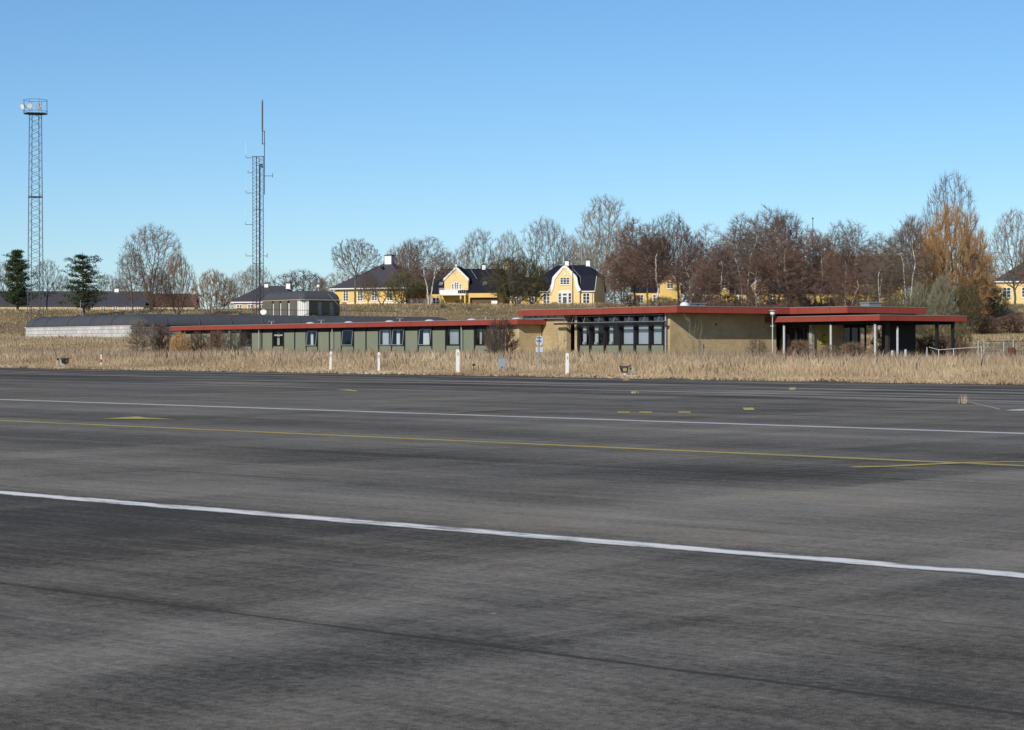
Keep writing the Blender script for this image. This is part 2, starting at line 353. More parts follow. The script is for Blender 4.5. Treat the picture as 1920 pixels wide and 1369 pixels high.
        m_ = math_('MULTIPLY', rng(d, wd*.42, wd*.75, 1, 0), math_('MULTIPLY', rng(l, -2, 0, 0, 1), rng(l, L_, L_+4, 1, 0)))
        if hatch: m_ = math_('MULTIPLY', m_, math_('MULTIPLY_ADD', math_('SINE', math_('MULTIPLY', math_('ADD', l, math_('MULTIPLY', grain, .10)), 42.0)),   .35, .75))
        s = math_('MULTIPLY_ADD', m_, st, s)
    # seams: thin dark wandering joints parallel to the lines
    wob = math_('MULTIPLY', math_('ADD', noise(.9, .01, 12, 5, .7), -.5), .10)
    for v0, wd, dk in ((8.72, .022, .55), (4.9, .018, .35), (21.6, .03, .3), (11.2, .012, .25), (38.0, .05, .25)):
        d = math_('ABSOLUTE', math_('ADD', math_('SUBTRACT', v, v0), wob))
        s = math_('MULTIPLY_ADD', rng(d, wd*.5, wd*1.8, 1, 0), -dk, s)
        s = math_('MULTIPLY_ADD', rng(d, wd, wd*18, 1, 0), -.10, s)
    for u0_, wd, dk in ((3.4, .016, .35), (21.0, .03, .3), (41.0, .05, .3)):
        d = math_('ABSOLUTE', math_('ADD', math_('SUBTRACT', sp.outputs[0], u0_), math_('MULTIPLY', math_('ADD', noise(.01, .9, 14, 5, .7), -.5), .12)))
        s = math_('MULTIPLY_ADD', rng(d, wd*.5, wd*1.8, 1, 0), -dk, s)
    k = math_('ADD', math_('MULTIPLY', s, 1.2), 1.0)
    k = math_('MAXIMUM', k, .35)
    # scattered pale grit
    vo = N.new('ShaderNodeTexVoronoi'); vo.inputs['Scale'].default_value = 1.6; L.new(tc.outputs['Object'], vo.inputs['Vector'])
    grit = math_('LESS_THAN', vo.outputs['Distance'], .028)
    cm = N.new('ShaderNodeMix'); cm.data_type = 'RGBA'; L.new(rng(noise(.2, .4, 55, 5, .6), .35, .65, 0, 1), cm.inputs[0])
    cm.inputs[6].default_value = (0.186, 0.163, 0.131, 1); cm.inputs[7].default_value = (0.172, 0.157, 0.134, 1)
    vm = N.new('ShaderNodeVectorMath'); vm.operation = 'SCALE'; L.new(cm.outputs[2], vm.inputs[0]); L.new(k, vm.inputs['Scale'])
    gm = N.new('ShaderNodeMix'); gm.data_type = 'RGBA'; L.new(grit, gm.inputs[0]); L.new(vm.outputs[0], gm.inputs[6]); gm.inputs[7].default_value = (0.36, 0.34, 0.29, 1)
    L.new(gm.outputs[2], p.inputs['Base Color'])
    p.inputs['Roughness'].default_value = .9; p.inputs['Specular IOR Level'].default_value = .12
    b = N.new('ShaderNodeBump'); b.inputs['Strength'].default_value = .35; b.inputs['Distance'].default_value = .01
    L.new(math_('ADD', grain, fine), b.inputs['Height']); L.new(b.outputs[0], p.inputs['Normal'])
    return m

def paint_mat(name, col, wear, scale=(1.2, 9.0), v0=None, hw=.15):
    """road paint with worn-through spots of asphalt"""
    m = bpy.data.materials.new(name); n, p = nodes_of(m); N = n.nodes; L = n.links
    tc = N.new('ShaderNodeTexCoord'); mp = N.new('ShaderNodeMapping'); L.new(tc.outputs['Object'], mp.inputs[0]); mp.inputs['Scale'].default_value = (scale[0], scale[1], 1)
    t = N.new('ShaderNodeTexNoise'); t.inputs['Scale'].default_value = 1; t.inputs['Detail'].default_value = 8; t.inputs['Roughness'].default_value = .75; L.new(mp.outputs[0], t.inputs[0])
    r = N.new('ShaderNodeMapRange'); r.inputs[1].default_value = wear; r.inputs[2].default_value = wear+.14; L.new(t.outputs['Fac'], r.inputs[0])
    if v0 is not None:   # the paint is thinner towards both edges
        sp = N.new('ShaderNodeSeparateXYZ'); L.new(tc.outputs['Object'], sp.inputs[0])
        a = N.new('ShaderNodeMath'); a.operation = 'SUBTRACT'; L.new(sp.outputs[1], a.inputs[0]); a.inputs[1].default_value = v0
        b = N.new('ShaderNodeMath'); b.operation = 'ABSOLUTE'; L.new(a.outputs[0], b.inputs[0])
        c = N.new('ShaderNodeMapRange'); L.new(b.outputs[0], c.inputs[0]); c.inputs[1].default_value = hw*.45; c.inputs[2].default_value = hw; c.inputs[3].default_value = 0; c.inputs[4].default_value = .16
        d = N.new('ShaderNodeMath'); d.operation = 'ADD'; L.new(t.outputs['Fac'], d.inputs[0]); L.new(c.outputs[0], d.inputs[1]); L.new(d.outputs[0], r.inputs[0])
    mx = N.new('ShaderNodeMix'); mx.data_type = 'RGBA'; L.new(r.outputs[0], mx.inputs[0]); mx.inputs[6].default_value = (*col, 1); mx.inputs[7].default_value = (0.16, 0.142, 0.12, 1)
    L.new(mx.outputs[2], p.inputs['Base Color']); p.inputs['Roughness'].default_value = .8
    return m

# ------------------------------------------------------------------ ground, apron, markings
xs = np.unique(np.concatenate([np.linspace(-70, 70, 141), np.linspace(-400, 400, 81), np.linspace(-3500, 3500, 29)]))
ys = np.unique(np.concatenate([np.linspace(60, 330, 271), np.linspace(-400, 700, 100), np.linspace(-3000, 5000, 33)]))
X, Y = np.meshgrid(xs, ys); Z = terr(X, Y)
nx, ny = len(xs), len(ys)
me = bpy.data.meshes.new('grass_field')
vv = np.stack([X.ravel(), Y.ravel(), Z.ravel()], 1)
i, j = np.meshgrid(np.arange(nx-1), np.arange(ny-1)); a = (j*nx+i).ravel()
me.from_pydata(vv.tolist(), [], np.stack([a, a+1, a+nx+1, a+nx], 1).tolist())
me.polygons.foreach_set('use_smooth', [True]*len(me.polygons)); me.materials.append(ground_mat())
tag(C.objects.link(bpy.data.objects.new('grass_field', me)) or bpy.data.objects['grass_field'], kind='structure')

# apron: object frame x = along lines (u), y = across (v); tilted so that z = .0075*y_world
def apron_obj(name, polys, m, lift, kind='structure'):
    """polys: lists of (u, v); every vertex is set on the tilted apron plane"""
    vs, fs = [], []
    for pl in polys:
        b = len(vs)
        for (u, v) in pl:
            wy = AU[1]*u+AV[1]*v
            vs.append((u, v, 0.0075*wy+lift))
        fs.append(tuple(range(b, b+len(pl))))
    me = bpy.data.meshes.new(name); me.from_pydata(vs, [], fs); me.materials.append(m)
    # local (u, v) to world: u -> AU, v -> AV (a mirrored frame)
    o = bpy.data.objects.new(name, me); C.objects.link(o)
    o.matrix_world = Matrix(((AU[0], AV[0], 0, 0), (AU[1], AV[1], 0, 0), (0, 0, 1, 0), (0, 0, 0, 1)))
    if kind: tag(o, kind=kind)
    return o
random.seed(4)
edge = []
u = -300.0
while u < 400:
    edge.append((u, VE-0.1+0.16*math.sin(u*1.1)*math.sin(u*.37)+random.uniform(-.12, .1))); u += 0.5 if -30 < u < 130 else 6
apron_obj('asphalt_apron', [[(400, -300), (-300, -300)]+edge], asphalt_mat(), 0.0)
white = paint_mat('white_line_paint', (0.86, 0.83, 0.77), .50, (1.3, 5.5), 13.72, .17)
whitef = paint_mat('white_line_paint_far', (0.62, 0.61, 0.57), .54, (.5, 6))
yellow = paint_mat('yellow_line_paint', (0.46, 0.37, 0.08), .52, (.8, 9))
yellow2 = paint_mat('yellow_block_paint', (0.52, 0.43, 0.08), .54, (2, 5))
yfaint = paint_mat('faded_yellow_paint', (0.22, 0.19, 0.07), .50, (.4, 6))
def line(name, v0, wd, m, u0=-60, u1=220):
    pts = []; u = u0; top = []; bot = []
    while u <= u1:
        top.append((u, v0+wd/2+random.uniform(-.012, .012))); bot.append((u, v0-wd/2+random.uniform(-.012, .012))); u += .6 if u < 60 else 3
    polys = [[bot[i], bot[i+1], top[i+1], top[i]] for i in range(len(top)-1)]
    return apron_obj(name, polys, m, 0.004)
line('painted_white_line', 13.72, .34, white)
line('painted_yellow_line', 25.25, .26, yellow)
line('painted_white_line', 33.5, .34, whitef)
def ribbon(name, pts, wpx, m):
    """marking following photo points; width in metres across"""
    uv = [px_uv(*p) for p in pts]; polys = []
    for i in range(len(uv)-1):
        (a, b), (c, d) = uv[i], uv[i+1]; L_ = math.hypot(c-a, d-b); nx_, ny_ = -(d-b)/L_*wpx/2, (c-a)/L_*wpx/2
        polys.append([(a-nx_, b-ny_), (c-nx_, d-ny_), (c+nx_, d+ny_), (a+nx_, b+ny_)])
    return apron_obj(name, polys, m, 0.008)
apron_obj('painted_yellow_arrow', [[px_uv(192, 785.8), px_uv(330, 786.8), px_uv(272, 783.6), px_uv(258, 781.6)]], yellow2, .008)
ribbon('painted_yellow_line', [(330, 784.5), (480, 781.5)], .18, yfaint)
ribbon('painted_yellow_curve', [(832, 776), (870, 772.5), (930, 770), (1010, 768), (1110, 766.5), (1205, 765.5)], .28, yfaint)
for a_, b_ in ((1158, 1181), (1199, 1223), (1272, 1295)):
    apron_obj('painted_yellow_dash', [[px_uv(a_, 774.4), px_uv(b_, 774.8), px_uv(b_, 772.6), px_uv(a_, 772.2)]], yellow2, .008)
apron_obj('painted_yellow_block', [[px_uv(1396, 769.6), px_uv(1415, 769.4), px_uv(1412, 765), px_uv(1392, 765.2)]], yellow2, .008)
ribbon('painted_yellow_line', [(1416, 768), (1560, 768.5), (1720, 769.5), (1920, 771)], .2, yfaint)
apron_obj('painted_yellow_arrow', [[px_uv(632, 731.2), px_uv(668, 734.4), px_uv(671, 732.8), px_uv(655, 730.8)]], yellow2, .008)
ribbon('painted_yellow_line', [(460, 733), (560, 732.3), (640, 731.8)], .25, yfaint)
ribbon('painted_yellow_curve', [(1598, 877), (1665, 875.5), (1740, 871.5), (1830, 868), (1930, 866.5)], .20, yellow)
ribbon('painted_yellow_line', [(30, 736), (78, 737)], .25, yfaint)
ribbon('painted_white_curve', [(1900, 770.5), (1915, 768.5), (1935, 768)], .35, whitef)
ribbon('painted_white_curve', [(1815, 754), (1850, 762), (1875, 768)], .04, whitef)

# ------------------------------------------------------------------ grass (stuff): many thin leaning blades on the field
rg = np.random.default_rng(7)
def footprint(x, y):
    a, b = loc2(x, y, BO[0], BO[1])
    f = ((a > -1.5) & (a < 9) & (b > 14.8) & (b < 67.5)) | ((a > .4) & (a < 12) & (b > 1.2) & (b < 20)) | ((a > 8.3) & (a < 16.2) & (b > -9) & (b < 5))
    a, b = loc2(x, y, *BK)
    f |= (a > -.1) & (a < 38) & (b > -.1) & (b < 27)
    return f
def blades(name, x, y, h, wd, m, lean=.35, label=None, cat=None):
    k = ~footprint(x, y); x, y, h, wd = x[k], y[k], h[k], wd[k]; n = len(x)
    z = terr(x, y)-.03; an = rg.uniform(0, math.pi, n)*.9-0.35; dx, dy = np.cos(an)*wd/2, np.sin(an)*wd/2
    la = rg.uniform(0, 2*math.pi, n); ll = np.abs(rg.normal(0, lean, n))*h; lx, ly = np.cos(la)*ll, np.sin(la)*ll
    V = np.empty((n, 4, 3), np.float32)
    V[:, 0] = np.stack([x-dx, y-dy, z], 1); V[:, 1] = np.stack([x+dx, y+dy, z], 1)
    V[:, 2] = np.stack([x+dx*.6+lx*.35, y+dy*.6+ly*.35, z+h*.6], 1); V[:, 3] = np.stack([x+lx, y+ly, z+np.sqrt(np.maximum(h*h-ll*ll*.7, .01))], 1)
    me = bpy.data.meshes.new(name); me.vertices.add(n*4); me.vertices.foreach_set('co', V.ravel())
    b = (np.arange(n)*4)[:, None]; T = np.concatenate([b+[0, 1, 2], b+[0, 2, 3]], 1).ravel()
    me.loops.add(n*6); me.loops.foreach_set('vertex_index', T.astype(np.int32))
    me.polygons.add(n*2); me.polygons.foreach_set('loop_start', np.arange(0, n*6, 3, dtype=np.int32)); me.polygons.foreach_set('loop_total', np.full(n*2, 3, np.int32))
    me.materials.append(m); me.update(calc_edges=True); me.validate()
    o = bpy.data.objects.new(name, me); C.objects.link(o); tag(o, label, cat, kind='stuff'); return o
def scatter(n, u0, u1, v0, v1, marg=1.0):
    u = rg.uniform(u0, u1, n); v = rg.uniform(v0, v1, n); x = AU[0]*u+AV[0]*v; y = AU[1]*u+AV[1]*v
    k = (np.abs(x) < .243*y+marg) & (y > 50) & (y < 330); return x[k], y[k], u[k], v[k]
def vn(x, y, s, k=0):   # cheap smooth value noise 0..1
    return .5+.25*(np.sin(x*s+k)*np.cos(y*s*1.3+k*2)+np.sin(x*s*2.3+y*s*1.7+k*3)*.6+np.sin(x*s*.6-y*s*2.9+k)*.4)
# fringe at the asphalt edge: short, patchy
x, y, u, v = scatter(110000, -10, 110, VE-.35, VE+3.2)
k = (v > VE-.05+.3*np.sin(u*1.3)*np.sin(u*.41)+rg.normal(0, .12, len(v))); x, y, v = x[k], y[k], v[k]
blades('short_fringe_grass', x, y, rg.uniform(.05, .20, len(x)), rg.uniform(.015, .035, len(x)), M['blade'], .6, 'short tufty grass creeping over the asphalt edge', 'grass')
x, y, u, v = scatter(240000, -10, 115, VE+1.2, VE+9)
h = rg.uniform(.25, .75, len(x))*(.25+.75*sm(VE+1.0, VE+5.5, v))*(.75+.5*vn(x, y, .5))*(1-.22*sm(7, 15, x))
blades('tall_dry_grass', x, y, h, rg.uniform(.010, .028, len(x)), M['blade'], .16, 'tall straw coloured dry grass along the apron edge', 'grass')
x, y, u, v = scatter(750000, -10, 240, VE+8, VE+66)
h = rg.uniform(.3, 1.0, len(x))*(.7+.6*vn(x, y, .21, 2))*(1-.6*sm(150, 185, y))*(1-.25*sm(7, 15, x))
blades('meadow_grass', x, y, h, rg.uniform(.010, .026, len(x)), M['blade'], .18, 'dry meadow grass between the apron and the red roofed building', 'grass')
x, y, u, v = scatter(330000, -60, 260, VE+55, VE+240)
k = (y > 150); x, y = x[k], y[k]
h = rg.uniform(.25, .65, len(x))*(.55+.6*vn(x, y, .15, 4))*np.where(y > 225, .75, 1)
blades('hill_grass', x, y, h, rg.uniform(.04, .09, len(x)), M['blade2'], .45, 'short dry grass on the slope behind the buildings', 'grass')
x, y, u, v = scatter(70000, -10, 140, VE+4, VE+50)
k = (vn(x, y, .33, 1)+rg.normal(0, .12, len(x))+.22*sm(VE+12, VE+30, AV[0]*x+AV[1]*y)-.06*sm(12, 22, x) > .67) & (y < 170); x, y = x[k], y[k]
blades('dead_weed_stems', x, y, rg.uniform(.6, 1.3, len(x))*(1-.15*sm(10, 20, x)), rg.uniform(.008, .018, len(x)), M['weed'], .16, 'thin brown dead stems standing above the dry grass', 'weeds')

# ------------------------------------------------------------------ terminal building
T = thing('terminal_building', BO, 'long low airfield building with red roof edges, green panels and yellow brick walls', 'building', R(34.8))
# flat roofs: slab with felt, red fascia ring, zinc edge
def flat_roof(x0, x1, y0, y1, zt, fh, nm='roof'):
    m = MB(); m.box(x0+.06, x1-.06, y0+.06, y1-.06, zt-fh+.06, zt-.05); r = m.build(nm, M['felt'], T)
    f = MB(); t = .05
    f.box(x0, x0+t, y0, y1, zt-fh, zt-.03).box(x1-t, x1, y0, y1, zt-fh, zt-.03).box(x0+t, x1-t, y0, y0+t, zt-fh, zt-.03).box(x0+t, x1-t, y1-t, y1, zt-fh, zt-.03)
    f.build('fascia', M['red'], r)
    j = MB(); q = y0+1.5
    while q < y1-.3: j.box(x0-.004, x0, q, q+.03, zt-fh+.01, zt-.04); q += 3.0
    q = x0+1.5
    while q < x1-.3: j.box(q, q+.03, y0-.004, y0, zt-fh+.01, zt-.04); q += 3.0
    tag(j.build('fascia_joint', M['rust'], r), kind='stuff')
    e = MB(); o = .02
    e.box(x0-o, x0+.1, y0-o, y1+o, zt-.03, zt).box(x1-.1, x1+o, y0-o, y1+o, zt-.03, zt).box(x0+.1, x1-.1, y0-o, y0+.1, zt-.03, zt).box(x0+.1, x1-.1, y1-.1, y1+o, zt-.03, zt)
    e.build('roof_edge', M['edge'], r)
    s = MB(); s.box(x0+.07, x1-.07, y0+.07, y1-.07, zt-fh+.02, zt-fh+.055); s.build('soffit', M['soffit'], r)
    return r
MAINR = flat_roof(0, 11.0, 0, 17.2, 3.8, .43)
WINGR = flat_roof(-1.8, 8.5, 14.65, 67.6, 3.145, .37)
BLK2R = flat_roof(9.36, 16.3, -5.29, 5.0, 3.8, .43)
CANR = flat_roof(8.45, 16.03, -9.04, 2.2, 3.2, .36, 'canopy')

# wing wall
fx = -1.3
WM = 1.83; W0 = 18.7
wins = {0, 2, 4, 6, 7, 10, 13, 16, 19, 22}
wall = MB(); dark = MB()
def wing_cell(n):
    y0, y1 = W0+WM*n+.06, W0+WM*(n+1)-.06
    if n in wins:
        wall.box(fx, fx+.12, y0, y1, 0, 1.36); dark.box(fx+.02, fx+.12, y0, y1, 2.62, 2.80)
    else:
        wall.box(fx, fx+.12, y0, y1, 0, 2.46); dark.box(fx+.02, fx+.12, y0, y1, 2.46, 2.80)
for n in range(-1, 26): wing_cell(n)
wall.build('green_wall', M['green'], T); dark.build('eave_shade_strip', M['mull'], T)  # dark upper strip puts the eave's shade into the wall colour
for n in range(-1, 27):
    MB().box(fx-.05, fx+.14, W0+WM*n-.06, W0+WM*n+.06, 0, 2.80).build('mullion', M['mull'], T)
def casement(y0, y1, z0, z1, X0, tilt, curtain, parent=T, blind=None):
    fr = MB(); g = .05
    fr.box(X0-.02, X0+.05, y0, y0+g, z0, z1).box(X0-.02, X0+.05, y1-g, y1, z0, z1).box(X0-.02, X0+.05, y0+g, y1-g, z0, z0+g).box(X0-.02, X0+.05, y0+g, y1-g, z1-g, z1)
    f = fr.build('window', M['mull'], parent)
    # top-hung sash, bottom pushed out by the tilt
    sa = MB(); h = z1-z0-2*g; a, b = y0+g+.01, y1-g-.01; ct, st = math.cos(tilt), math.sin(tilt); fw = .06
    def P(yy, d): return (X0-.03-st*d, yy, z1-g-ct*d)
    def bar(ya, yb, da, db):
        p = [P(ya, da), P(yb, da), P(yb, db), P(ya, db)]; q = [(x_-.04, y_, z_) for x_, y_, z_ in p]
        n0 = len(sa.v); sa.v += p+q; sa.f += [tuple(n0+k for k in c) for c in ((0,1,2,3),(7,6,5,4),(0,4,5,1),(1,5,6,2),(2,6,7,3),(3,7,4,0))]
    bar(a, a+fw, 0, h); bar(b-fw, b, 0, h); bar(a+fw, b-fw, 0, fw); bar(a+fw, b-fw, h-fw, h)
    s_ = sa.build('sash', M['steel'] if tilt > .02 else M['mull'], f)
    gl = MB(); gl.poly([P(a+fw, fw), P(b-fw, fw), P(b-fw, h-fw), P(a+fw, h-fw)]); gl.build('pane', M['glass'], f)
    if curtain:
        c = MB(); n_ = 7; wv = curtain*(b-a)
        for i_ in range(n_):
            ya, yb = b-.05-wv*i_/n_, b-.05-wv*(i_+1)/n_; xa = X0+.25+.05*(i_ % 2); xb = X0+.25+.05*((i_+1) % 2)
            c.poly([(xa, ya, z0+.05), (xb, yb, z0+.05), (xb, yb, z1-.05), (xa, ya, z1-.05)])
        c.build('curtain', M['curtain'], f)
    if blind:
        c = MB(); c.box(X0+.2, X0+.22, y1-g-(y1-y0)*blind, y1-g, z0+g, z1-g); c.build('blind', M['blind'], f)
for n, tl, cu, bl in ((0, 0, .12, 0), (2, 0, 0, .95), (4, .10, .45, 0), (6, .10, .25, 0), (7, .04, .2, .5), (10, .09, 0, 0), (13, .10, .2, 0), (16, 0, .2, 0), (19, 0, 0, 0), (22, 0, 0, 0)):
    casement(W0+WM*n+.07, W0+WM*(n+1)-.07, 1.36, 2.62, fx+.05, tl, cu, blind=bl)
MB().box(fx+.03, fx+.06, 48.2, 49.7, 2.20, 2.32).build('roller_blind', M['curtain'], T)
# rooms behind, wing end wall, back walls
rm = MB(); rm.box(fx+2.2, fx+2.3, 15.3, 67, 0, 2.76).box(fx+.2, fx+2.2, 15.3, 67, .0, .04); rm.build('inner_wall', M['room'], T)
b = MB(); b.box(fx, .55, 15.15, 15.5, 0, 2.77).box(fx-.02, fx+.33, 15.51, 16.9, 0, 2.77).box(8.0, 8.3, 15.2, 67, 0, 2.77).box(fx+.1, 8.0, 66.7, 67, 0, 2.77)
b.build('brick_wall', M['brick'], T)
# main block: brick parts
b = MB()
b.box(.6, 9.45, 1.4, 1.75, 0, 3.38)          # right-hand wall, facing the sun
b.box(.6, .95, 1.76, 1.98, 0, 3.38)
b.box(.6, .95, 12.35, 15.14, 0, 3.38)         # beside the wing end
b.box(.6, .95, 11.15, 11.45, 0, 3.38)
b.box(.97, 10.6, 16.6, 16.9, 0, 3.38).box(10.3, 10.6, 1.76, 16.6, 0, 3.38)
b.build('brick_wall', M['brick'], T)
sh = MB().box(4.30, 4.38, 1.36, 1.40, 2.62, 2.74).build('vent_hole', M['mull'], T)
MB().tube([(3.2, 1.34, 0), (3.2, 1.34, 1.5)], .03).build('downpipe', M['steel'], T)
# glazing bays of main facade
ymull = [2.0, 3.5, 5.05, 6.6, 8.2, 9.8, 11.1]
g = MB()
for i_ in range(6): g.box(.72, .80, ymull[i_]+.09, ymull[i_+1]-.09, 0, 1.36)
g.build('green_wall', M['green'], T)
for i_, ym in enumerate(ymull):
    MB().box(.60, .86, ym-.085, ym+.085, 0, 3.36).build('mullion', M['mull'], T)
for i_ in range(6):
    a, b_ = ymull[i_]+.09, ymull[i_+1]-.09
    f = MB().box(.71, .79, a, a+.04, 1.42, 3.16).box(.71, .79, b_-.04, b_, 1.42, 3.16).box(.70, .80, a, b_, 1.36, 1.42).box(.70, .80, a, b_, 2.64, 2.88).box(.70, .80, a, b_, 3.16, 3.36).build('window', M['mull'], T)
    MB().poly([(.75, a, 2.64), (.75, b_, 2.64), (.75, b_, 1.42), (.75, a, 1.42)]).build('pane', M['glass'], f)
    MB().poly([(.75, a, 3.16), (.75, b_, 3.16), (.75, b_, 2.88), (.75, a, 2.88)]).build('clerestory_pane', M['glass'], f)
    if i_ <= 2:
        bb = MB(); y_a = a+(.55 if i_ == 0 else .02); bb.box(.90, .92, y_a, b_-.02, 1.44, 2.62); bb.build('blind', M['blind'], f)
        MB().box(.90, .92, a+.02, b_-.02, 2.90, 3.14).build('top_blind', M['blind'], f)
    else:
        c = MB()
        for k_ in range(5): c.poly([(.95+.05*(k_ % 2), b_-.06*k_-.05, 1.45), (.95+.05*((k_+1) % 2), b_-.06*(k_+1)-.05, 1.45), (.95+.05*((k_+1) % 2), b_-.06*(k_+1)-.05, 2.62), (.95+.05*(k_ % 2), b_-.06*k_-.05, 2.62)])
        c.build('curtain', M['curtain'], f)
        MB().box(.86, 1.0, b_-.36, b_-.08, 1.43, 1.60).build('radiator', M['paint'], f)
        if i_ < 5: MB().box(.90, .92, a+.02, b_-.02, 2.98, 3.14).build('top_blind', M['blind'], f)
rail = MB(); rail.box(-.05, .10, 1.2, 12.9, 2.74, 2.84)
for ym in ymull: rail.box(.10, .60, ym-.03, ym+.03, 2.76, 2.82)
rail.build('awning_rail', M['mull'], T)
MB().box(-.07, .12, 1.15, 13.0, 2.842, 2.87).build('awning_top', M['edge'], T)
aw = MB()
for ym in ymull+[12.0]: aw.tube([(.0, ym-.15, 2.88), (.45, ym+.25, 3.28)], .022, 5)
aw.box(.42, .46, ymull[0]-.1, 12.4, 3.26, 3.29); aw.build('awning_stays', M['edge'], T)
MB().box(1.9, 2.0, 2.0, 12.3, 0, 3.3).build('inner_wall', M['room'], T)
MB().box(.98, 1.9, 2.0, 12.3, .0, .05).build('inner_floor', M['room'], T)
MB().box(.30, .34, 12.2, 17.0, 3.16, 3.365).build('clerestory_board', M['edge'], T)
for k_ in range(5): MB().lathe([(.05, 0), (.05, .05)], 0, 0, 8).build('vent_hole', M['mull'], T, loc=None).matrix_local = Matrix.Translation((.27, 13.3+.72*k_, 3.30)) @ Matrix.Rotation(R(90), 4, 'Y')
# downpipes and slim posts in front of facades
for yy in (21.9, 39.9, 51.8, 57.0):
    MB().tube([(fx-.22, yy, 0), (fx-.22, yy, 2.78)], .045, 8).build('downpipe', M['steel'], T)
MB().tube([(.42, 1.62, 0), (.42, 1.62, 3.37)], .06, 8).build('downpipe', M['steel'], T)
# block under second roof
b = MB(); b.box(9.85, 12.6, -1.55, -1.2, 0, 2.84); b.build('brick_wall', M['brick'], T)
d = MB(); d.box(9.9, 15.8, -4.8, 2.0, 3.2, 3.37); d.box(9.9, 15.8, 2.3, 4.6, 0, 3.37); d.build('clerestory_wall', M['mull'], T)
gf = MB(); gf.box(9.56, 9.66, -1.5, 2.9, 0, .25).box(9.56, 9.66, -1.5, 2.9, 2.5, 2.83)
for yy in (-1.5, -.4, .7, 1.8, 2.8): gf.box(9.54, 9.68, yy, yy+.09, 0, 2.83)
gf2 = MB()
for xx in (12.6, 13.3, 14.0, 14.6): gf2.box(xx+.002, xx+.09, -1.5, -1.4, 0, 2.83)
gf2.box(12.602, 14.7, -1.48, -1.42, 2.5, 2.83)
f2 = gf2.build('window', M['mull'], T)
f = gf.build('window', M['mull'], T)
MB().poly([(9.61, -1.5, 2.5), (9.61, 2.9, 2.5), (9.61, 2.9, .25), (9.61, -1.5, .25)]).build('pane', M['glass'], f)
MB().poly([(12.6, -1.45, .05), (14.65, -1.45, .05), (14.65, -1.45, 2.5), (12.6, -1.45, 2.5)]).build('pane', M['glass'], f2)
MB().box(9.62, 9.84, -1.78, -1.5, 0, 2.83).build('pale_pillar', mat('stained_white', (0.42, 0.41, 0.36), .8, noise=(7, .8, (0.12, 0.13, 0.08))), T)
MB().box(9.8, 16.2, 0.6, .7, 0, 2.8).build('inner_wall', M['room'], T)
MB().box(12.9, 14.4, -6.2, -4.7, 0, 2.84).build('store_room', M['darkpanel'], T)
sg = MB().box(10.55, 11.25, -1.60, -1.56, 1.45, 2.15).build('letter_sign', M['yel'], T)
lc = MB(); segs = 14; prev = None
for k_ in range(segs+1):
    t_ = R(50+260*k_/segs); ro, ri = .27, .19
    cur = ((10.88+.75*ro*math.cos(t_), 1.8+1.05*ro*math.sin(t_)), (10.88+.75*ri*math.cos(t_), 1.8+1.05*ri*math.sin(t_)))
    if prev: lc.poly([(p_[0], -1.604, p_[1]) for p_ in (prev[0], cur[0], cur[1], prev[1])])
    prev = cur
lc.build('letter', M['blackp'], sg)
for yy in (-.07, -4.4, -8.3):
    MB().tube([(8.8, yy, 0), (8.8, yy, 2.62)], .075, 10).build('post', M['postw'], T)
    MB().box(8.72, 8.88, yy-.08, yy+.08, 2.62, 2.85).build('post_cap', M['mull'], T)
MB().tube([(10.4, -8.6, 0), (10.4, -8.6, 2.5)], .07, 10).build('post', M['postw'], T)
MB().box(9.95, 10.15, -8.2, -8.0, 0, 2.84).build('post', M['darkpanel'], T)
for xx in (13.8, 15.2): MB().box(xx-.08, xx+.08, -8.7, -8.54, 0, 2.84).build('post', M['mull'], T)
MB().box(15.95, 15.99, -8.95, -8.90, 0, 2.4).build('post', M['rust'], T)
bm_ = MB()
for xx in (9.5, 11.5, 13.5, 15.2): bm_.box(xx, xx+.12, -8.7, 2.0, 2.66, 2.85)
bm_.build('canopy_beams', M['soffit'], T)
MB().box(8.6, 16.0, -9.0, 4.5, .0, .06).build('paving', M['stone'], T)
# roof furniture
dome = [(.0, .0)]
def domeat(x, y, z, r=.55, h=.28, m=None):
    pr = [(r*1.05, 0), (r*1.05, .08)]+[(r*math.cos(R(a_)), .08+h*math.sin(R(a_))) for a_ in range(0, 90, 15)]+[(.02, .08+h)]
    MB().lathe(pr, 0, 0, 14).build('skylight', m or M['dome'], T, smooth=True, loc=(x, y, z))
for yy in (18.6, 24.2, 29.8, 35.4, 41.5, 47.6): domeat(.9, yy, 3.07, .38, .17)
for yy in (21.4, 32.8, 44.6, 52.8):
    v_ = MB().tube([(0, 0, 0), (0, 0, .32)], .05, 8); v_.box(-.28, .28, -.05, .05, .30, .36); v_.build('roof_vent', M['edge'], T, loc=(.2, yy, 3.10))
domeat(1.6, 1.2, 3.74, .30, .26, M['paint'])
for (xx, yy) in ((3.0, 2.3), (3.7, 2.3)):
    MB().box(-.3, .3, -.3, .3, 0, .24).box(-.36, .36, -.36, .36, .24, .30).build('roof_hatch', M['steel'], T, loc=(xx, yy, 3.75))
MB().box(-.5, .5, -.4, .4, 0, .30).box(-.56, .56, -.46, .46, .30, .36).build('roof_hatch', M['steel'], T, loc=(13.0, -3.6, 3.75))

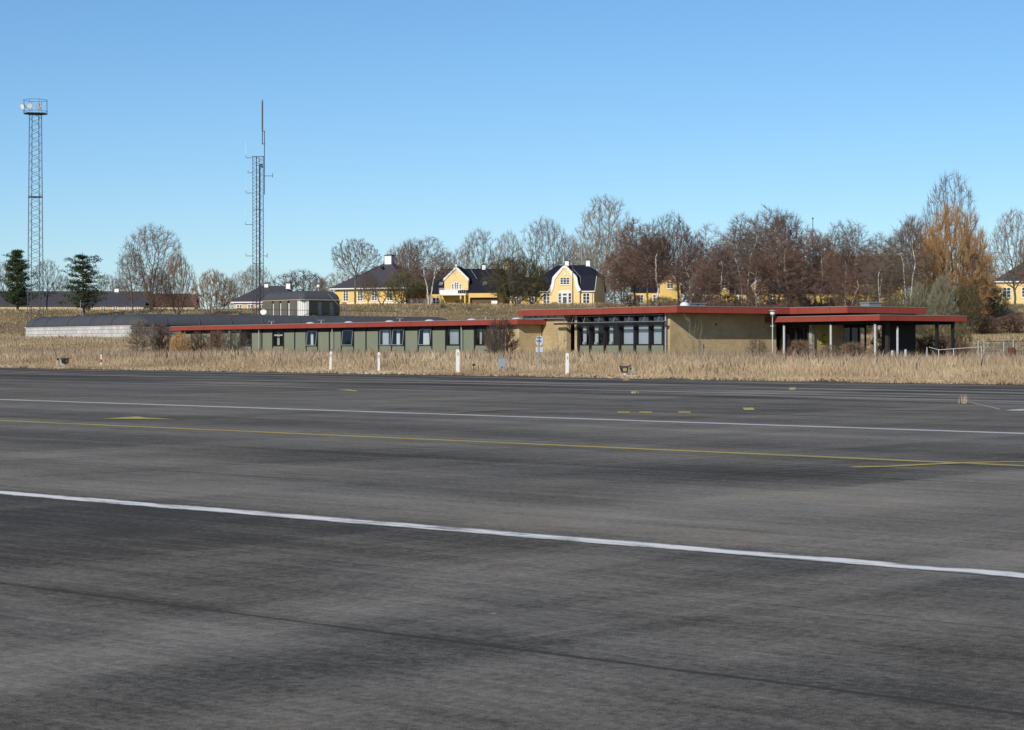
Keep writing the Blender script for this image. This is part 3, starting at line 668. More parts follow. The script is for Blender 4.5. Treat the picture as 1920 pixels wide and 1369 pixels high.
# ------------------------------------------------------------------ bunker and watch house
KB = thing('bunker_building', (BK[0], BK[1], 0), 'long half-buried building with white block wall and rounded grey roof edge', 'building', R(34.8))
bw = MB(); bw.box(0, .4, .41, 26.9, 1.0, 4.19); bw.build('white_block_wall', M['block'], KB)
bw = MB(); bw.box(0, 36.8, 0, .4, 1.0, 4.19).box(36.4, 36.8, .41, 26.9, 1, 4.19).box(.41, 36.39, 26.5, 26.9, 1, 4.19); bw.build('grey_block_wall', M['gblock'], KB)
MB().box(-.06, .02, .3, 27.0, 4.12, 4.20).build('wall_ledge', M['trim'], KB)
def round_roof(x0, x1, y0, y1, z0, r, h, out=.15, seg=7):
    m = MB(); rings = []
    for k_ in range(seg+1):
        t_ = R(90)*k_/seg; ins = r*(1-math.cos(t_))-out; z_ = z0+h*math.sin(t_); ring = []
        ca, cb, cc, cd = x0+ins, x1-ins, y0+ins, y1-ins; rc = .5
        for (cx, cy, a0) in ((ca+rc, cc+rc, 180), (cb-rc, cc+rc, 270), (cb-rc, cd-rc, 0), (ca+rc, cd-rc, 90)):
            for q in range(5): t2 = R(a0+22.5*q); ring.append((cx+rc*math.cos(t2), cy+rc*math.sin(t2), z_))
        rings.append(ring)
    nn = len(rings[0])
    for rr in rings: m.v += rr
    for k_ in range(seg):
        for q in range(nn): q2 = (q+1) % nn; m.f.append((k_*nn+q, k_*nn+q2, (k_+1)*nn+q2, (k_+1)*nn+q))
    m.f.append(tuple(seg*nn+q for q in range(nn))); m.f.append(tuple(reversed(range(nn))))
    return m
kr = round_roof(0, 36.8, 0, 26.9, 4.21, 1.5, 1.08).build('roof', M['bunkroof'], KB, smooth=False)
# raised standing seams over the rounded edge
def seam(x, y, face):
    pts = []
    for k_ in range(8):
        t_ = R(90)*k_/7; ins = 1.5*(1-math.cos(t_))-.15-.02; z_ = 4.21+1.08*math.sin(t_)+.02
        pts.append((ins, y, z_) if face == 'l' else (x, ins, z_))
    return MB().tube(pts, .05, 5)
for yy in (4.8, 10, 15.5, 21.2, 24.6): seam(0, yy, 'l').build('roof_seam', M['bunkroof'], KB)
for xx in (3.5, 7, 10.5, 14, 15.4, 18.2, 20.4, 23.5, 27): seam(xx, 0, 'r').build('roof_seam', M['bunkroof'], KB)
rl = MB(); rl.tube([(9.5, 1.9, 5.85), (31, 1.9, 5.85)], .025, 5)
for k_ in range(15): rl.tube([(9.5+k_*21.5/14, 1.9, 5.25), (9.5+k_*21.5/14, 1.9, 5.85)], .022, 5)
rl.build('railing', M['masts'], KB)

UH = thing('watch_house', (-21.5, 218.0, 5.29), 'small flat roofed watch house with white corner pier on the half-buried building', 'building', R(34.8))
hz = 1.62
pn = MB()
for k_, (a, b_) in enumerate(((.95, 2.55), (3.05, 4.35), (4.75, 5.95), (6.4, 8.4))): pn.box(0, .15, a, b_, 0, hz)
pn.build('olive_wall', M['panel'], UH)
ws = MB()
for a, b_ in ((2.56, 2.8), (4.36, 4.55), (5.96, 6.15)): ws.box(.02, .12, a, b_, 0, hz-.28)
ws.build('white_reveal', M['paint'], UH)
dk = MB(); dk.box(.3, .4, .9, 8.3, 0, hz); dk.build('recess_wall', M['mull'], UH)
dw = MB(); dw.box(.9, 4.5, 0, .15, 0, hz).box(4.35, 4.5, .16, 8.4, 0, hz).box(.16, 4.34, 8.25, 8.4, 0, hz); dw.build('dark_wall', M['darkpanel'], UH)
for xx in (1.9, 3.3): MB().box(xx, xx+.45, -.03, 0, .1, hz-.2).build('window', M['dglass'], UH)
cp = MB(); k9 = 6
for k_ in range(k9):   # ribbed white corner pier, quarter round
    a0, a1 = R(180+90*k_/k9), R(180+90*(k_+.82)/k9); rr = .88
    o_ = [(.9+rr*math.cos(a0), .9+rr*math.sin(a0)), (.9+rr*math.cos(a1), .9+rr*math.sin(a1)), (.9+.6*math.cos(a1), .9+.6*math.sin(a1)), (.9+.6*math.cos(a0), .9+.6*math.sin(a0))]
    n0 = len(cp.v)
    for z_ in (0, hz-.02): cp.v += [(p_[0], p_[1], z_) for p_ in o_]
    cp.f += [tuple(n0+q for q in c) for c in ((3,2,1,0),(4,5,6,7),(0,1,5,4),(1,2,6,5),(2,3,7,6),(3,0,4,7))]
cp.lathe([(.8, 0), (.8, hz-.03)], .9, .9, 24)
cp.build('corner_pier', M['paint'], UH)
MB().box(-.08, 4.6, -.08, 8.5, hz, hz+.07).build('ledge', M['swall'], UH)
round_roof(0, 4.5, 0, 8.4, hz+.075, .95, .9, .10).build('roof', M['bunkroof'], UH, smooth=False)
MB().tube([(2.9, -.3, hz+.7), (5.2, -.9, -.1)], .03, 5).build('stay_pole', M['steel'], UH)

# ------------------------------------------------------------------ floodlight mast
p0 = at(66.5, 600, 240); gz = tz(p0.x, p0.y)
LM = thing('floodlight_mast', (p0.x, p0.y, gz), 'tall grey lattice mast with railed platform and three floodlights', 'light mast', R(29))
Hm = at(0, 214, 240).z-gz
def lattice(h, wb, wt, nseg, rl_, rb, square=True):
    leg = []; br = MB(); k = 4 if square else 3
    def corner(i_, t_):
        w_ = (wb+(wt-wb)*t_)/math.sqrt(2) if square else (wb+(wt-wb)*t_)/math.sqrt(3)
        a_ = R(45+90*i_) if square else R(90+120*i_); return Vector((w_*math.cos(a_), w_*math.sin(a_), h*t_))
    for i_ in range(k): leg.append(MB().tube([corner(i_, 0), corner(i_, 1)], rl_, 6))
    for s_ in range(nseg):
        t0, t1 = s_/nseg, (s_+1)/nseg
        for i_ in range(k):
            j_ = (i_+1) % k
            a_, b_ = (corner(i_, t0), corner(j_, t1)) if s_ % 2 == 0 else (corner(j_, t0), corner(i_, t1))
            br.tube([a_, b_], rb, 4, False)
    return leg, br
lg, br = lattice(Hm, 1.42, 1.08, 52, .042, .017)
for l_ in lg: l_.build('leg', M['mast'], LM)
br.build('bracing', M['mast'], LM)
jn = MB()
for t_ in (.627,):
    w_ = .64; zz = Hm*t_; jn.box(-w_, w_, -w_-.04, -w_+.04, zz-.05, zz+.05).box(-w_, w_, w_-.04, w_+.04, zz-.05, zz+.05).box(-w_-.04, -w_+.04, -w_+.045, w_-.045, zz-.05, zz+.05).box(w_-.04, w_+.04, -w_+.045, w_-.045, zz-.05, zz+.05)
jn.build('joint_flange', M['masts'], LM)
pl = MB(); pl.lathe([(1.38, Hm), (1.40, Hm+.03), (1.40, Hm+.06)], 0, 0, 8); pl.build('platform', M['masts'], LM)
ra = MB(); ring = lambda z_, r_: [(r_*math.cos(R(45*k_)), r_*math.sin(R(45*k_)), z_) for k_ in range(9)]
ra.tube(ring(Hm+1.55, 1.38), .026, 5)
for k_ in range(8): ra.tube([ring(Hm, 1.38)[k_], ring(Hm+1.55, 1.38)[k_]], .020, 5)
ra.tube(ring(Hm+.3, 1.38), .02, 4); ra.build('railing', M['mast'], LM)
for (lx, ly, rz) in ((-1.0, -1.25, -.35), (.05, -1.15, -.1), (-1.45, -.2, -1.1)):
    fl = MB(); fl.lathe([(.14, -.30), (.30, -.12), (.40, .10), (.42, .16)], 0, 0, 14)
    o = fl.build('floodlight', M['steel'], LM, smooth=False); o.matrix_local = Matrix.Translation((lx, ly, Hm+.75)) @ Matrix.Rotation(rz, 4, 'Z') @ Matrix.Rotation(R(105), 4, 'X') @ Matrix.Scale(.8, 4)
    MB().lathe([(.38, .165), (.38, .18)], 0, 0, 14).build('lens', M['lampg'], o)
    MB().tube([(0, 0, -.1), (0, -.35, -.62)], .03, 5).build('bracket', M['masts'], o)

# ------------------------------------------------------------------ radio mast
p0 = at(484.6, 590, 226); gz = 5.2
def rz_(py): return at(0, py, 226).z-gz
S = 226/F
RM = thing('radio_mast', (p0.x, p0.y, gz), 'grey lattice radio mast with side arms, white whip aerials and a thick top antenna', 'mast')
Hr = rz_(294)
lg, br = lattice(Hr, 1.12, 1.12, 44, .035, .016, False)
for l_ in lg: l_.build('leg', M['masts'], RM)
br.build('bracing', M['mast'], RM)
x_ = lambda px: (px-484.6)*S
cb_ = MB().tube([(x_(481.4), -.2, 0), (x_(481.4), -.2, Hr)], .05, 5); cb_.build('cable_run', M['masts'], RM)
tp = MB().tube([(x_(488), -.45, 0), (x_(488), -.45, rz_(313)), (x_(489.3), -.45, rz_(309)), (x_(491.5), -.45, rz_(308.5)), (x_(492.5), -.45, rz_(312)), (x_(491), -.45, rz_(315))], .085, 8); tp.build('cable_pipe', M['masts'], RM)
an = MB().tube([(x_(495.8), 0, rz_(365)), (x_(495.8), 0, rz_(246))], .045, 6).tube([(x_(492), 0, rz_(270)), (x_(492), 0, rz_(244))], .05, 6).tube([(x_(491), 0, rz_(270)), (x_(497), 0, rz_(270))], .04, 5).tube([(x_(491), 0, rz_(246)), (x_(497), 0, rz_(246))], .04, 5)
an.build('antenna_pole', M['masts'], RM)
MB().tube([(x_(492), 0, rz_(244)), (x_(492), 0, rz_(191)), (x_(492), 0, rz_(187))], [.085, .085, .03], 8).build('top_antenna', M['mast'], RM)
for (xa, xb, ya, w0) in ((461, 475, 296, 265), (465, 475, 324, 317), (461.5, 475, 362, 334), (460, 475, 421, 390), (461, 475, 480, 450)):
    ar = MB().tube([(x_(xb), 0, rz_(ya)), (x_(xa), 0, rz_(ya)), (x_(xa), 0, rz_(ya-5))], .03, 5).build('side_arm', M['masts'], RM)
    MB().tube([(x_(xa), 0, rz_(ya-5)), (x_(xa)-.02, 0, rz_(w0))], [.03, .018], 5).build('whip_aerial', M['whip'], ar)
for (xa, ya) in ((511, 330), (501, 480)):
    ar = MB().tube([(x_(495), 0, rz_(ya)), (x_(xa), 0, rz_(ya))], .03, 5).tube([(x_(xa), 0, rz_(ya+3)), (x_(xa), 0, rz_(ya-5))], .03, 5).build('side_arm', M['masts'], RM)
MB().box(x_(473.5), x_(495.5), -.36, -.30, Hr-.04, Hr+.03).build('top_frame', M['masts'], RM)
for py in (394, 494): MB().box(x_(474.5), x_(494.8), -.36, -.32, rz_(py)-.03, rz_(py)+.03).build('joint_frame', M['masts'], RM)

# ------------------------------------------------------------------ houses
def hwin(parent, x, z, w_, h_, y=0, nxp=2, nzp=3, fm=None):
    """white window frame set 3 cm proud of a front wall lying in plane y; panes behind the bars"""
    f = MB(); t = .085
    f.box(x, x+w_, y-.05, y-.01, z, z+t).box(x, x+w_, y-.05, y-.01, z+h_-t, z+h_).box(x, x+t, y-.05, y-.01, z+t, z+h_-t).box(x+w_-t, x+w_, y-.05, y-.01, z+t, z+h_-t)
    for k_ in range(1, nxp):
        xx = x+w_*k_/nxp; tt = .05 if nxp == 2 else .04; f.box(xx-tt, xx+tt, y-.049, y-.011, z+t, z+h_-t)
    for k_ in range(1, nzp):
        zz = z+h_*k_/nzp; f.box(x+t, x+w_-t, y-.047, y-.013, zz-.025, zz+.025)
    f.box(x-.06, x+w_+.06, y-.10, y-.01, z-.07, z)
    o = f.build('window', fm or M['trim'], parent)
    MB().poly([(x+t, y-.02, z+t), (x+w_-t, y-.02, z+t), (x+w_-t, y-.02, z+h_-t), (x+t, y-.02, z+h_-t)]).build('pane', M['dglass'], o)
    return o
def chimney(parent, x, y, z, w_, h_, m=None):
    o = MB().box(x-w_/2, x+w_/2, y-w_/2, y+w_/2, z, z+h_).build('chimney', m or M['chim'], parent)
    MB().box(x-w_/2-.08, x+w_/2+.08, y-w_/2-.08, y+w_/2+.08, z+h_+.002, z+h_+.14).box(x-w_*.3, x+w_*.3, y-w_*.3, y+w_*.3, z+h_+.142, z+h_+.25).build('chimney_cap', M['capm'], o)
    return o
def hip(parent, x0, x1, y0, y1, z0, zr, rl, m, ov=.35):
    """hipped roof with ridge of length rl along x"""
    m_ = MB(); cx, cy = (x0+x1)/2, (y0+y1)/2; a, b_, c, d_ = x0-ov, x1+ov, y0-ov, y1+ov
    v_ = [(a, c, z0), (b_, c, z0), (b_, d_, z0), (a, d_, z0), (cx-rl/2, cy, zr), (cx+rl/2, cy, zr)]
    m_.v = v_+[(p_[0], p_[1], z0-.15) for p_ in v_[:4]]
    m_.f = [(0,1,5,4), (1,2,5), (2,3,4,5), (3,0,4), (6,7,1,0), (7,8,2,1), (8,9,3,2), (9,6,0,3), (9,8,7,6)]
    r = m_.build('roof', m, parent)
    tr = MB()
    for (p_, q_) in ((v_[0], v_[4]), (v_[1], v_[5]), (v_[2], v_[5])): tr.tube([p_, q_], .07, 5)
    tr.build('hip_tiles', M['slate'], r)
    ev = MB(); e_ = .03; ev.box(a-e_, b_+e_, c-e_, c+.04, z0-.19, z0-.02).box(b_-.04, b_+e_, c+.041, d_, z0-.19, z0-.02).box(a-e_, a+.04, c+.041, d_, z0-.19, z0-.02)
    ev.build('eaves', M['trim'], r); return r
def gable_roof(parent, x0, x1, y0, y1, z0, zr, m, ov=.3, name='roof'):
    """ridge along x"""
    cy = (y0+y1)/2; t = .14; o = MB().prism([(y0-ov, z0-.1), (cy, zr), (y1+ov, z0-.1), (y1+ov, z0-.1-t), (cy, zr-t), (y0-ov, z0-.1-t)], 'x', x0-ov, x1+ov).build(name, m, parent)
    return o
def origin(px, D): x = (px-960)/F*D; return (x, D, tz(x, D)-.1)

# H1: hipped yellow villa, left of centre
h = origin(612+14, 325); H1 = thing('yellow_villa', (h[0], h[1]+2.5, 7.35), 'square yellow villa with wide hipped slate roof and one white chimney', 'house', R(-25))
W = 12.2; MB().box(0, W, 0, W, 0, 3.9).build('wall', M['ywall'], H1)
MB().box(-.04, W+.04, -.05, -.003, 1.55, 1.72).box(-.04, .0-.003, 0, W, 1.55, 1.72).build('string_course', M['trim'], H1)
hip(H1, 0, W, 0, W, 3.95, 8.1, .6, M['slate'], .6)
chimney(H1, W/2+.1, W/2, 7.7, 1.15, 1.35)
for xx in (1.4, 3.9, 6.4, 9.0):
    hwin(H1, xx, 1.95, .95, 1.65, 0, 2, 4); hwin(H1, xx, .35, .95, .9, 0, 2, 2)
MB().box(W/2-.2, W/2+.2, W/2-2.4, W/2-2.0, 7.0, 7.35).build('roof_hatch', M['black'], H1)
MB().tube([(W-.3, -.12, 0), (W-.3, -.12, 3.8)], .05, 6).build('downpipe', M['steel'], H1)

# H3: yellow manor with curved white-trimmed gable
h = origin(1013, 322); H3 = thing('yellow_gable_house', (h[0], h[1]+1.5, 7.95), 'pale yellow house with curved white gable, black mansard roof and two white chimneys', 'house', R(-14))
W, Dp = 8.35, 8.2; eave, kn, rd = 2.85, 5.05, 6.75; ky = 1.35
MB().prism([(0, 0), (Dp, 0), (Dp, eave-.02), (Dp-ky, kn-.05), (ky, kn-.05), (0, eave-.02)], 'x', 0, W).build('wall', M['pwall'], H3)
rf = MB(); o_ = .25; x0, x1 = -.12, W+.12; hp = 2.0
v_ = [(x0, -o_, eave-.1), (x1, -o_, eave-.1), (x1, ky-.12, kn), (x0, ky-.12, kn), (x0, Dp+o_, eave-.1), (x1, Dp+o_, eave-.1), (x1, Dp-ky+.12, kn), (x0, Dp-ky+.12, kn), (x0+hp, Dp/2, rd), (x1-hp, Dp/2, rd),
      (x1+.35, ky-.3, kn-.12), (x1+.35, Dp-ky+.3, kn-.12), (x0-.35, ky-.3, kn-.12), (x0-.35, Dp-ky+.3, kn-.12)]
rf.v = v_; rf.f = [(0,1,2,3), (3,2,9,8), (2,10,9), (10,11,9), (11,6,9), (6,7,8,9), (7,13,8), (13,12,8), (12,3,8), (5,4,7,6)]
rr = rf.build('roof', M['black'], H3); so_ = rr.modifiers.new('s', 'SOLIDIFY'); so_.thickness = .12; so_.offset = 1
MB().box(-.15, 1.72, -.32, -.26, eave-.2, eave-.05).box(6.2, W+.15, -.32, -.26, eave-.2, eave-.05).build('eaves', M['trim'], rr)
vt = MB().tube([(W+.14, -.26, eave-.15), (W+.14, ky-.15, kn)], .07, 5); vt.build('verge_board', M['trim'], rr)
# front gable: outline in x,z
cx = 3.95; gp = [(cx-2.28, 0), (cx-2.28, 2.75), (cx-2.12, 3.05), (cx-1.86, 3.7), (cx-1.75, 4.5), (cx-1.62, 4.85), (cx-.3, 6.35), (cx, 6.5)]
gp = gp+[(2*cx-p_[0], p_[1]) for p_ in reversed(gp[:-1])]
MB().prism(gp, 'y', -.5, 3.0).build('gable_wall', M['pwall'], H3)
top = gp[1:-1]
def off(pts, k): return [(cx+(p_[0]-cx)*(1+k*.12), p_[1]+k*.20) for p_ in pts]
trm = MB(); A_, B_ = off(top, .9), off(top, -.9)
for i_ in range(len(top)-1):
    q4 = [A_[i_], A_[i_+1], B_[i_+1], B_[i_]]; trm.prism(q4, 'y', -.62, -.505)
trm.build('gable_trim', M['trim'], H3)
gr = MB(); A2, B2 = off(top, .9), off(top, .55)
for i_ in range(len(top)-1): gr.prism([A2[i_], A2[i_+1], B2[i_+1], B2[i_]], 'y', -.50, 3.6)
gr.build('gable_roof', M['black'], H3)
MB().tube([(cx+.9, 1.6, 6.1), (cx+2.15, .7, 4.9), (cx+2.3, .1, 3.0)], .05, 5).build('valley_flashing', M['steel'], H3)
hwin(H3, cx-.75, 3.72, 1.5, 1.15, -.5, 3, 3); hwin(H3, .45, .9, 1.1, 1.6, 0, 2, 3); hwin(H3, W-1.75, .9, 1.1, 1.6, 0, 2, 3)
hwin(H3, cx-1.05, .95, .55, 1.55, -.5, 1, 3); hwin(H3, cx+.5, .95, .55, 1.55, -.5, 1, 3)
dr = MB().box(cx-.46, cx+.46, -.58, -.505, .15, 2.55).build('door', M['trim'], H3)
MB().box(cx-.3, cx+.3, -.59, -.583, .9, 1.9).box(cx-.3, cx+.3, -.59, -.583, 2.1, 2.4).build('pane', M['dglass'], dr)
arch = MB(); arch.prism([(cx-1.15, 2.55)]+[(cx+1.15*math.cos(R(a_)), 2.55+.35*math.sin(R(a_))) for a_ in range(180, -1, -20)], 'y', -.57, -.503); arch.build('arch_panel', M['trim'], H3)
MB().lathe([(.2, 0), (.2, .06)], 0, 0, 12).build('round_plaque', M['trim'], H3).matrix_local = Matrix.Translation((cx, -.52, 5.35)) @ Matrix.Rotation(R(90), 4, 'X')
chimney(H3, 3.3, Dp/2, rd-.2, .6, .95); chimney(H3, 6.6, Dp/2, rd-.2, .62, 1.0)
MB().box(-4.6, -.16, .5, 7.0, 0, 2.3).build('side_wing_wall', M['ywall'], H3)
gable_roof(H3, -4.7, -.5, .5, 7.0, 2.35, 5.1, M['black'], name='side_wing_roof')
for xx in (-3.9, -1.9): hwin(H3, xx, .8, .9, 1.2, .5, 2, 3)
MB().tube([(W-.25, -.1, 0), (W-.25, -.1, 2.7)], .045, 6).build('downpipe', M['steel'], H3)
# H2: yellow house with pointed gable and balcony
h = origin(798, 322); H2 = thing('yellow_balcony_house', (h[0], h[1]+1.2, 7.75), 'yellow house with black roof, pointed white-trimmed gable and a balcony above the porch', 'house', R(-12))
W, Dp = 13.2, 8.5
MB().box(0, W-2.0, 0, Dp, 0, 2.75).build('wall', M['ywall'], H2)
MB().box(.7, 1.8, -.06, -.003, -.2, .35).build('plinth', M['trim'], H2)
rf = MB(); eave, rd = 2.7, 6.4
v_ = [(-.3, -.35, eave), (W-1.7, -.35, eave), (W-1.7, Dp+.3, eave), (-.3, Dp+.3, eave), (1.4, Dp/2, rd), (W-2.2, Dp/2, rd), (.4, 1.6, 4.9), (W-2, 1.6, 4.9)]
rf.v = v_; rf.f = [(0,1,7,6), (6,7,5,4), (1,2,5,7), (2,3,4,5), (3,0,6,4)]
rr = rf.build('roof', M['black'], H2); so_ = rr.modifiers.new('s', 'SOLIDIFY'); so_.thickness = .12; so_.offset = 1
gx = 4.75; gp = [(gx-1.85, 2.2), (gx-1.85, 4.65), (gx-1.7, 4.8), (gx, 6.45), (gx+1.7, 4.8), (gx+1.85, 4.65), (gx+1.85, 2.2)]
MB().prism(gp, 'y', -.1, 3.5).build('gable_wall', M['pwall'], H2)
tt = MB(); tt.prism([(gx-2.0, 4.5), (gx-1.98, 4.85), (gx, 6.75), (gx, 6.4), (gx-1.72, 4.72)], 'y', -.25, -.105); tt.prism([(gx+2.0, 4.5), (gx+1.72, 4.72), (gx, 6.4), (gx, 6.75), (gx+1.98, 4.85)], 'y', -.25, -.105); tt.build('gable_trim', M['trim'], H2)
tt = MB(); tt.prism([(gx-2.02, 4.62), (gx-1.98, 4.87), (gx, 6.78), (gx, 6.6)], 'y', -.1, 3.6); tt.prism([(gx+2.02, 4.62), (gx, 6.6), (gx, 6.78), (gx+1.98, 4.87)], 'y', -.1, 3.6); tt.build('gable_roof', M['black'], H2)
MB().box(gx-.15, gx+.15, -.2, .2, 6.75, 7.0).build('finial', M['trim'], H2)
hwin(H2, gx-.72, 3.2, .36, .9, -.1, 1, 2); hwin(H2, gx-.30, 2.9, .68, 1.45, -.1, 2, 4); hwin(H2, gx+.45, 3.2, .36, .9, -.1, 1, 2)
hwin(H2, 1.0, .9, 1.15, 1.15, 0, 2, 2)
bl = MB(); bl.box(gx-2.2, gx+1.9, -2.0, -.12, 2.3, 2.55); o = bl.build('balcony', M['trim'], H2)
br_ = MB(); br_.tube([(gx-2.2, -1.95, 3.35), (gx+1.9, -1.95, 3.35), (gx+1.9, -.15, 3.35)], .03, 5)
for k_ in range(14): br_.tube([(gx-2.2+k_*4.1/13, -1.95, 2.55), (gx-2.2+k_*4.1/13, -1.95, 3.35)], .018, 4)
br_.box(gx-2.15, gx+.7, -1.93, -1.91, 2.55, 3.15)
br_.build('balustrade', M['trim'], o)
for xx in (gx-2.1, gx+1.0, gx+1.65): MB().box(xx, xx+.22, -1.95, -1.73, 0, 2.3).build('porch_post', M['ywall'], H2)
MB().box(gx+2.3, W-1.8, -1.8, -.1, 1.95, 2.6).box(gx+2.3, gx+2.5, -1.8, -1.6, 0, 1.95).build('veranda', M['ywall'], H2)
MB().box(gx+2.5, W-1.9, -1.2, -1.1, 0, 1.9).build('veranda_screen', M['wood'], H2)
for xx in (2.2, 9.0):
    MB().box(-.3, .3, -.02, .02, -.4, .4).build('roof_window', M['steel'], H2).matrix_local = Matrix.Translation((xx, .72, 4.15)) @ Matrix.Rotation(R(-52), 4, 'X') @ Matrix.Rotation(R(0), 4, 'Z')
MB().tube([(gx+2.15, .5, 6.2), (gx+3.1, -.25+.8, 4.8)], .05, 5).build('valley_flashing', M['steel'], H2)
chimney(H2, 8.1, Dp/2, rd-.3, .55, .95)
# hipped house behind its right end
h = origin(880, 336); H2b = thing('slate_hip_house', (h[0], h[1]+4, 7.9), 'tall hipped dark roof with broad whitish chimney behind the green-brown tree', 'house', R(-20))
MB().box(0, 9.6, 0, 9.6, 0, 3.3).build('wall', M['ywall'], H2b); hip(H2b, 0, 9.6, 0, 9.6, 3.3, 7.2, .8, M['slate']); chimney(H2b, 4.6, 4.8, 6.7, 1.05, 1.5, M['swall'])
for xx in (6.0, 7.9): hwin(H2b, xx, 1.0, .9, 1.4)

# far left long farm building
h = origin(-30, 318); HF = thing('long_farm_building', (h[0], h[1]+1, 6.95), 'long low farm building with dark roof and sand coloured wall behind the pines', 'building', R(0))
W = 23.6; MB().box(0, W, 0, 9, 0, 1.6).build('wall', M['swall'], HF); gable_roof(HF, 0, W, 0, 9, 1.7, 3.8, M['slate'])
for xx in (15.4, 17.2, 19.0, 20.7, 22.3): hwin(HF, xx, .8, .8, .55, 0, 2, 2)
for xx in (3.0, 12.7, 18.8): chimney(HF, xx, 4.5, 3.4, .65, .8)
h = origin(264, 345); HG = thing('brown_roof_barn', (h[0], h[1], 7.2), 'low building with dark brown roof and white chimney behind the bare trees', 'building', R(4))
MB().box(0, 8.6, 0, 8, 0, 1.9).build('wall', M['swall'], HG); gable_roof(HG, 0, 8.6, 0, 8, 1.95, 3.9, M['brownroof']); chimney(HG, 8.0, 4, 3.6, .6, .9)
h = origin(436, 318); HH = thing('hipped_bungalow', (h[0], h[1]+1.0, 7.05), 'low bungalow with dark hipped roof, white windows and two white chimneys', 'house', R(-8))
W = 9.6; MB().box(0, W, 0, 9, 0, 1.95).build('wall', M['swall'], HH); hip(HH, 0, W, 0, 9, 2.0, 4.5, 3.0, M['slate'], .3)
for xx in (.5, 2.2, 3.9): hwin(HH, xx, .75, .85, .85, 0, 2, 2)
chimney(HH, 4.0, 4.3, 3.9, .6, .9); chimney(HH, 7.3, 4.6, 4.0, .65, .85)

# houses behind the birch grove
def plain_house(px, D, W, Dp, eave, rd, label, rz, gable=None, wm='ywall', rm_='black', z=8.0, chim=None, wins_=3):
    h = origin(px, D); H = thing('yellow_house', (h[0], h[1], z), label, 'house', R(rz), 'yellow houses behind the birch grove')
    MB().box(0, W, 0, Dp, 0, eave).build('wall', M[wm], H); gable_roof(H, 0, W, 0, Dp, eave+.05, rd, M[rm_])
    MB().prism([(0, eave+.01), (Dp, eave+.01), (Dp/2, rd-.25)], 'x', .1, W-.1).build('gable_end', M[wm], H)
    for k_ in range(wins_): hwin(H, W*(k_+.5)/wins_-.5, .9, 1.0, 1.3, 0, 2, 3)
    if gable:
        gx, gw, gt = gable
        MB().prism([(gx-gw, 0), (gx-gw, gt-gw*1.0), (gx, gt), (gx+gw, gt-gw*1.0), (gx+gw, 0)], 'y', -.4, Dp/2).build('gable_wall', M[wm], H)
        t_ = MB(); t_.prism([(gx-gw-.2, gt-gw*1.0-.15), (gx, gt+.05), (gx, gt+.3), (gx-gw-.3, gt-gw+.0)], 'y', -.55, Dp/2); t_.prism([(gx+gw+.2, gt-gw-.15), (gx+gw+.3, gt-gw), (gx, gt+.3), (gx, gt+.05)], 'y', -.55, Dp/2); t_.build('gable_trim', M['trim'], H)
        hwin(H, gx-.5, gt-gw-.6, 1.0, 1.1, -.4, 2, 3)
    for c in chim or (): chimney(H, c, Dp/2, rd-.3, .6, .9)
    return H
plain_house(1186, 318, 7.0, 7, 2.75, 4.6, 'yellow house with small gable half hidden by birches, nearest the black mansard roof', -6, (5.6, 1.55, 5.2), z=7.9)
plain_house(1317, 326, 6.6, 7, 2.7, 4.8, 'low yellow house with a slim white-edged dormer gable among the birches', -6, (3.4, .7, 4.6), z=7.9)
plain_house(1402, 330, 7.6, 8, 2.8, 5.2, 'yellow house with a broad front gable behind the densest birches', -4, (1.6, 1.6, 4.6), z=8.0)
plain_house(1490, 335, 7.8, 8, 2.9, 5.0, 'yellow house with lean-to dark roof left of the large brown roof', -4, None, z=8.0, wins_=2)
plain_house(1536, 352, 13.5, 11, 5.0, 9.6, 'large yellow house with tall brown tiled roof behind the birches', -6, None, rm_='brownroof', z=8.0, wins_=5)
plain_house(1400, 372, 9.5, 11, 4.0, 9.0, 'brown roofed house farthest back in the birch grove', -6, None, rm_='brownroof', z=8.0, chim=(5.5,))
h = origin(1868, 312); HR = thing('yellow_villa', (h[0], h[1], 7.9), 'pale yellow house with grey hipped roof at the right edge', 'house', R(-12))
MB().box(0, 11, 0, 9, 0, 4.0).build('wall', M['pwall'], HR); hip(HR, 0, 11, 0, 9, 4.0, 6.9, 3, M['slate'])
hwin(HR, .9, 1.6, 1.2, 1.5); hwin(HR, 3.6, 1.6, 1.2, 1.5)
# stone garden wall and sheds by the houses
p = at(765, 583, 312); o = MB().box(0, 3.3, 0, .8, 0, 1.0).box(-.1, 3.4, -.1, .9, 1.0, 1.12).build('stone_shed', M['stone'], loc=(p.x, p.y, tz(p.x, p.y)-.05)); tag(o, 'low brown stone shed between the hipped villa and the birches', 'shed')
p = at(921, 577, 312); o = MB().box(0, .9, 0, .5, .3, .42).box(0, .9, .45, .5, .42, .85).box(0, .06, 0, .06, 0, .3).box(.84, .9, 0, .06, 0, .3).box(0, .06, .44, .5, 0, .3).box(.84, .9, .44, .5, 0, .3).build('garden_bench', M['trim'], loc=(p.x, p.y, tz(p.x, p.y))); tag(o, 'white garden bench beside the porch of the yellow house', 'bench')
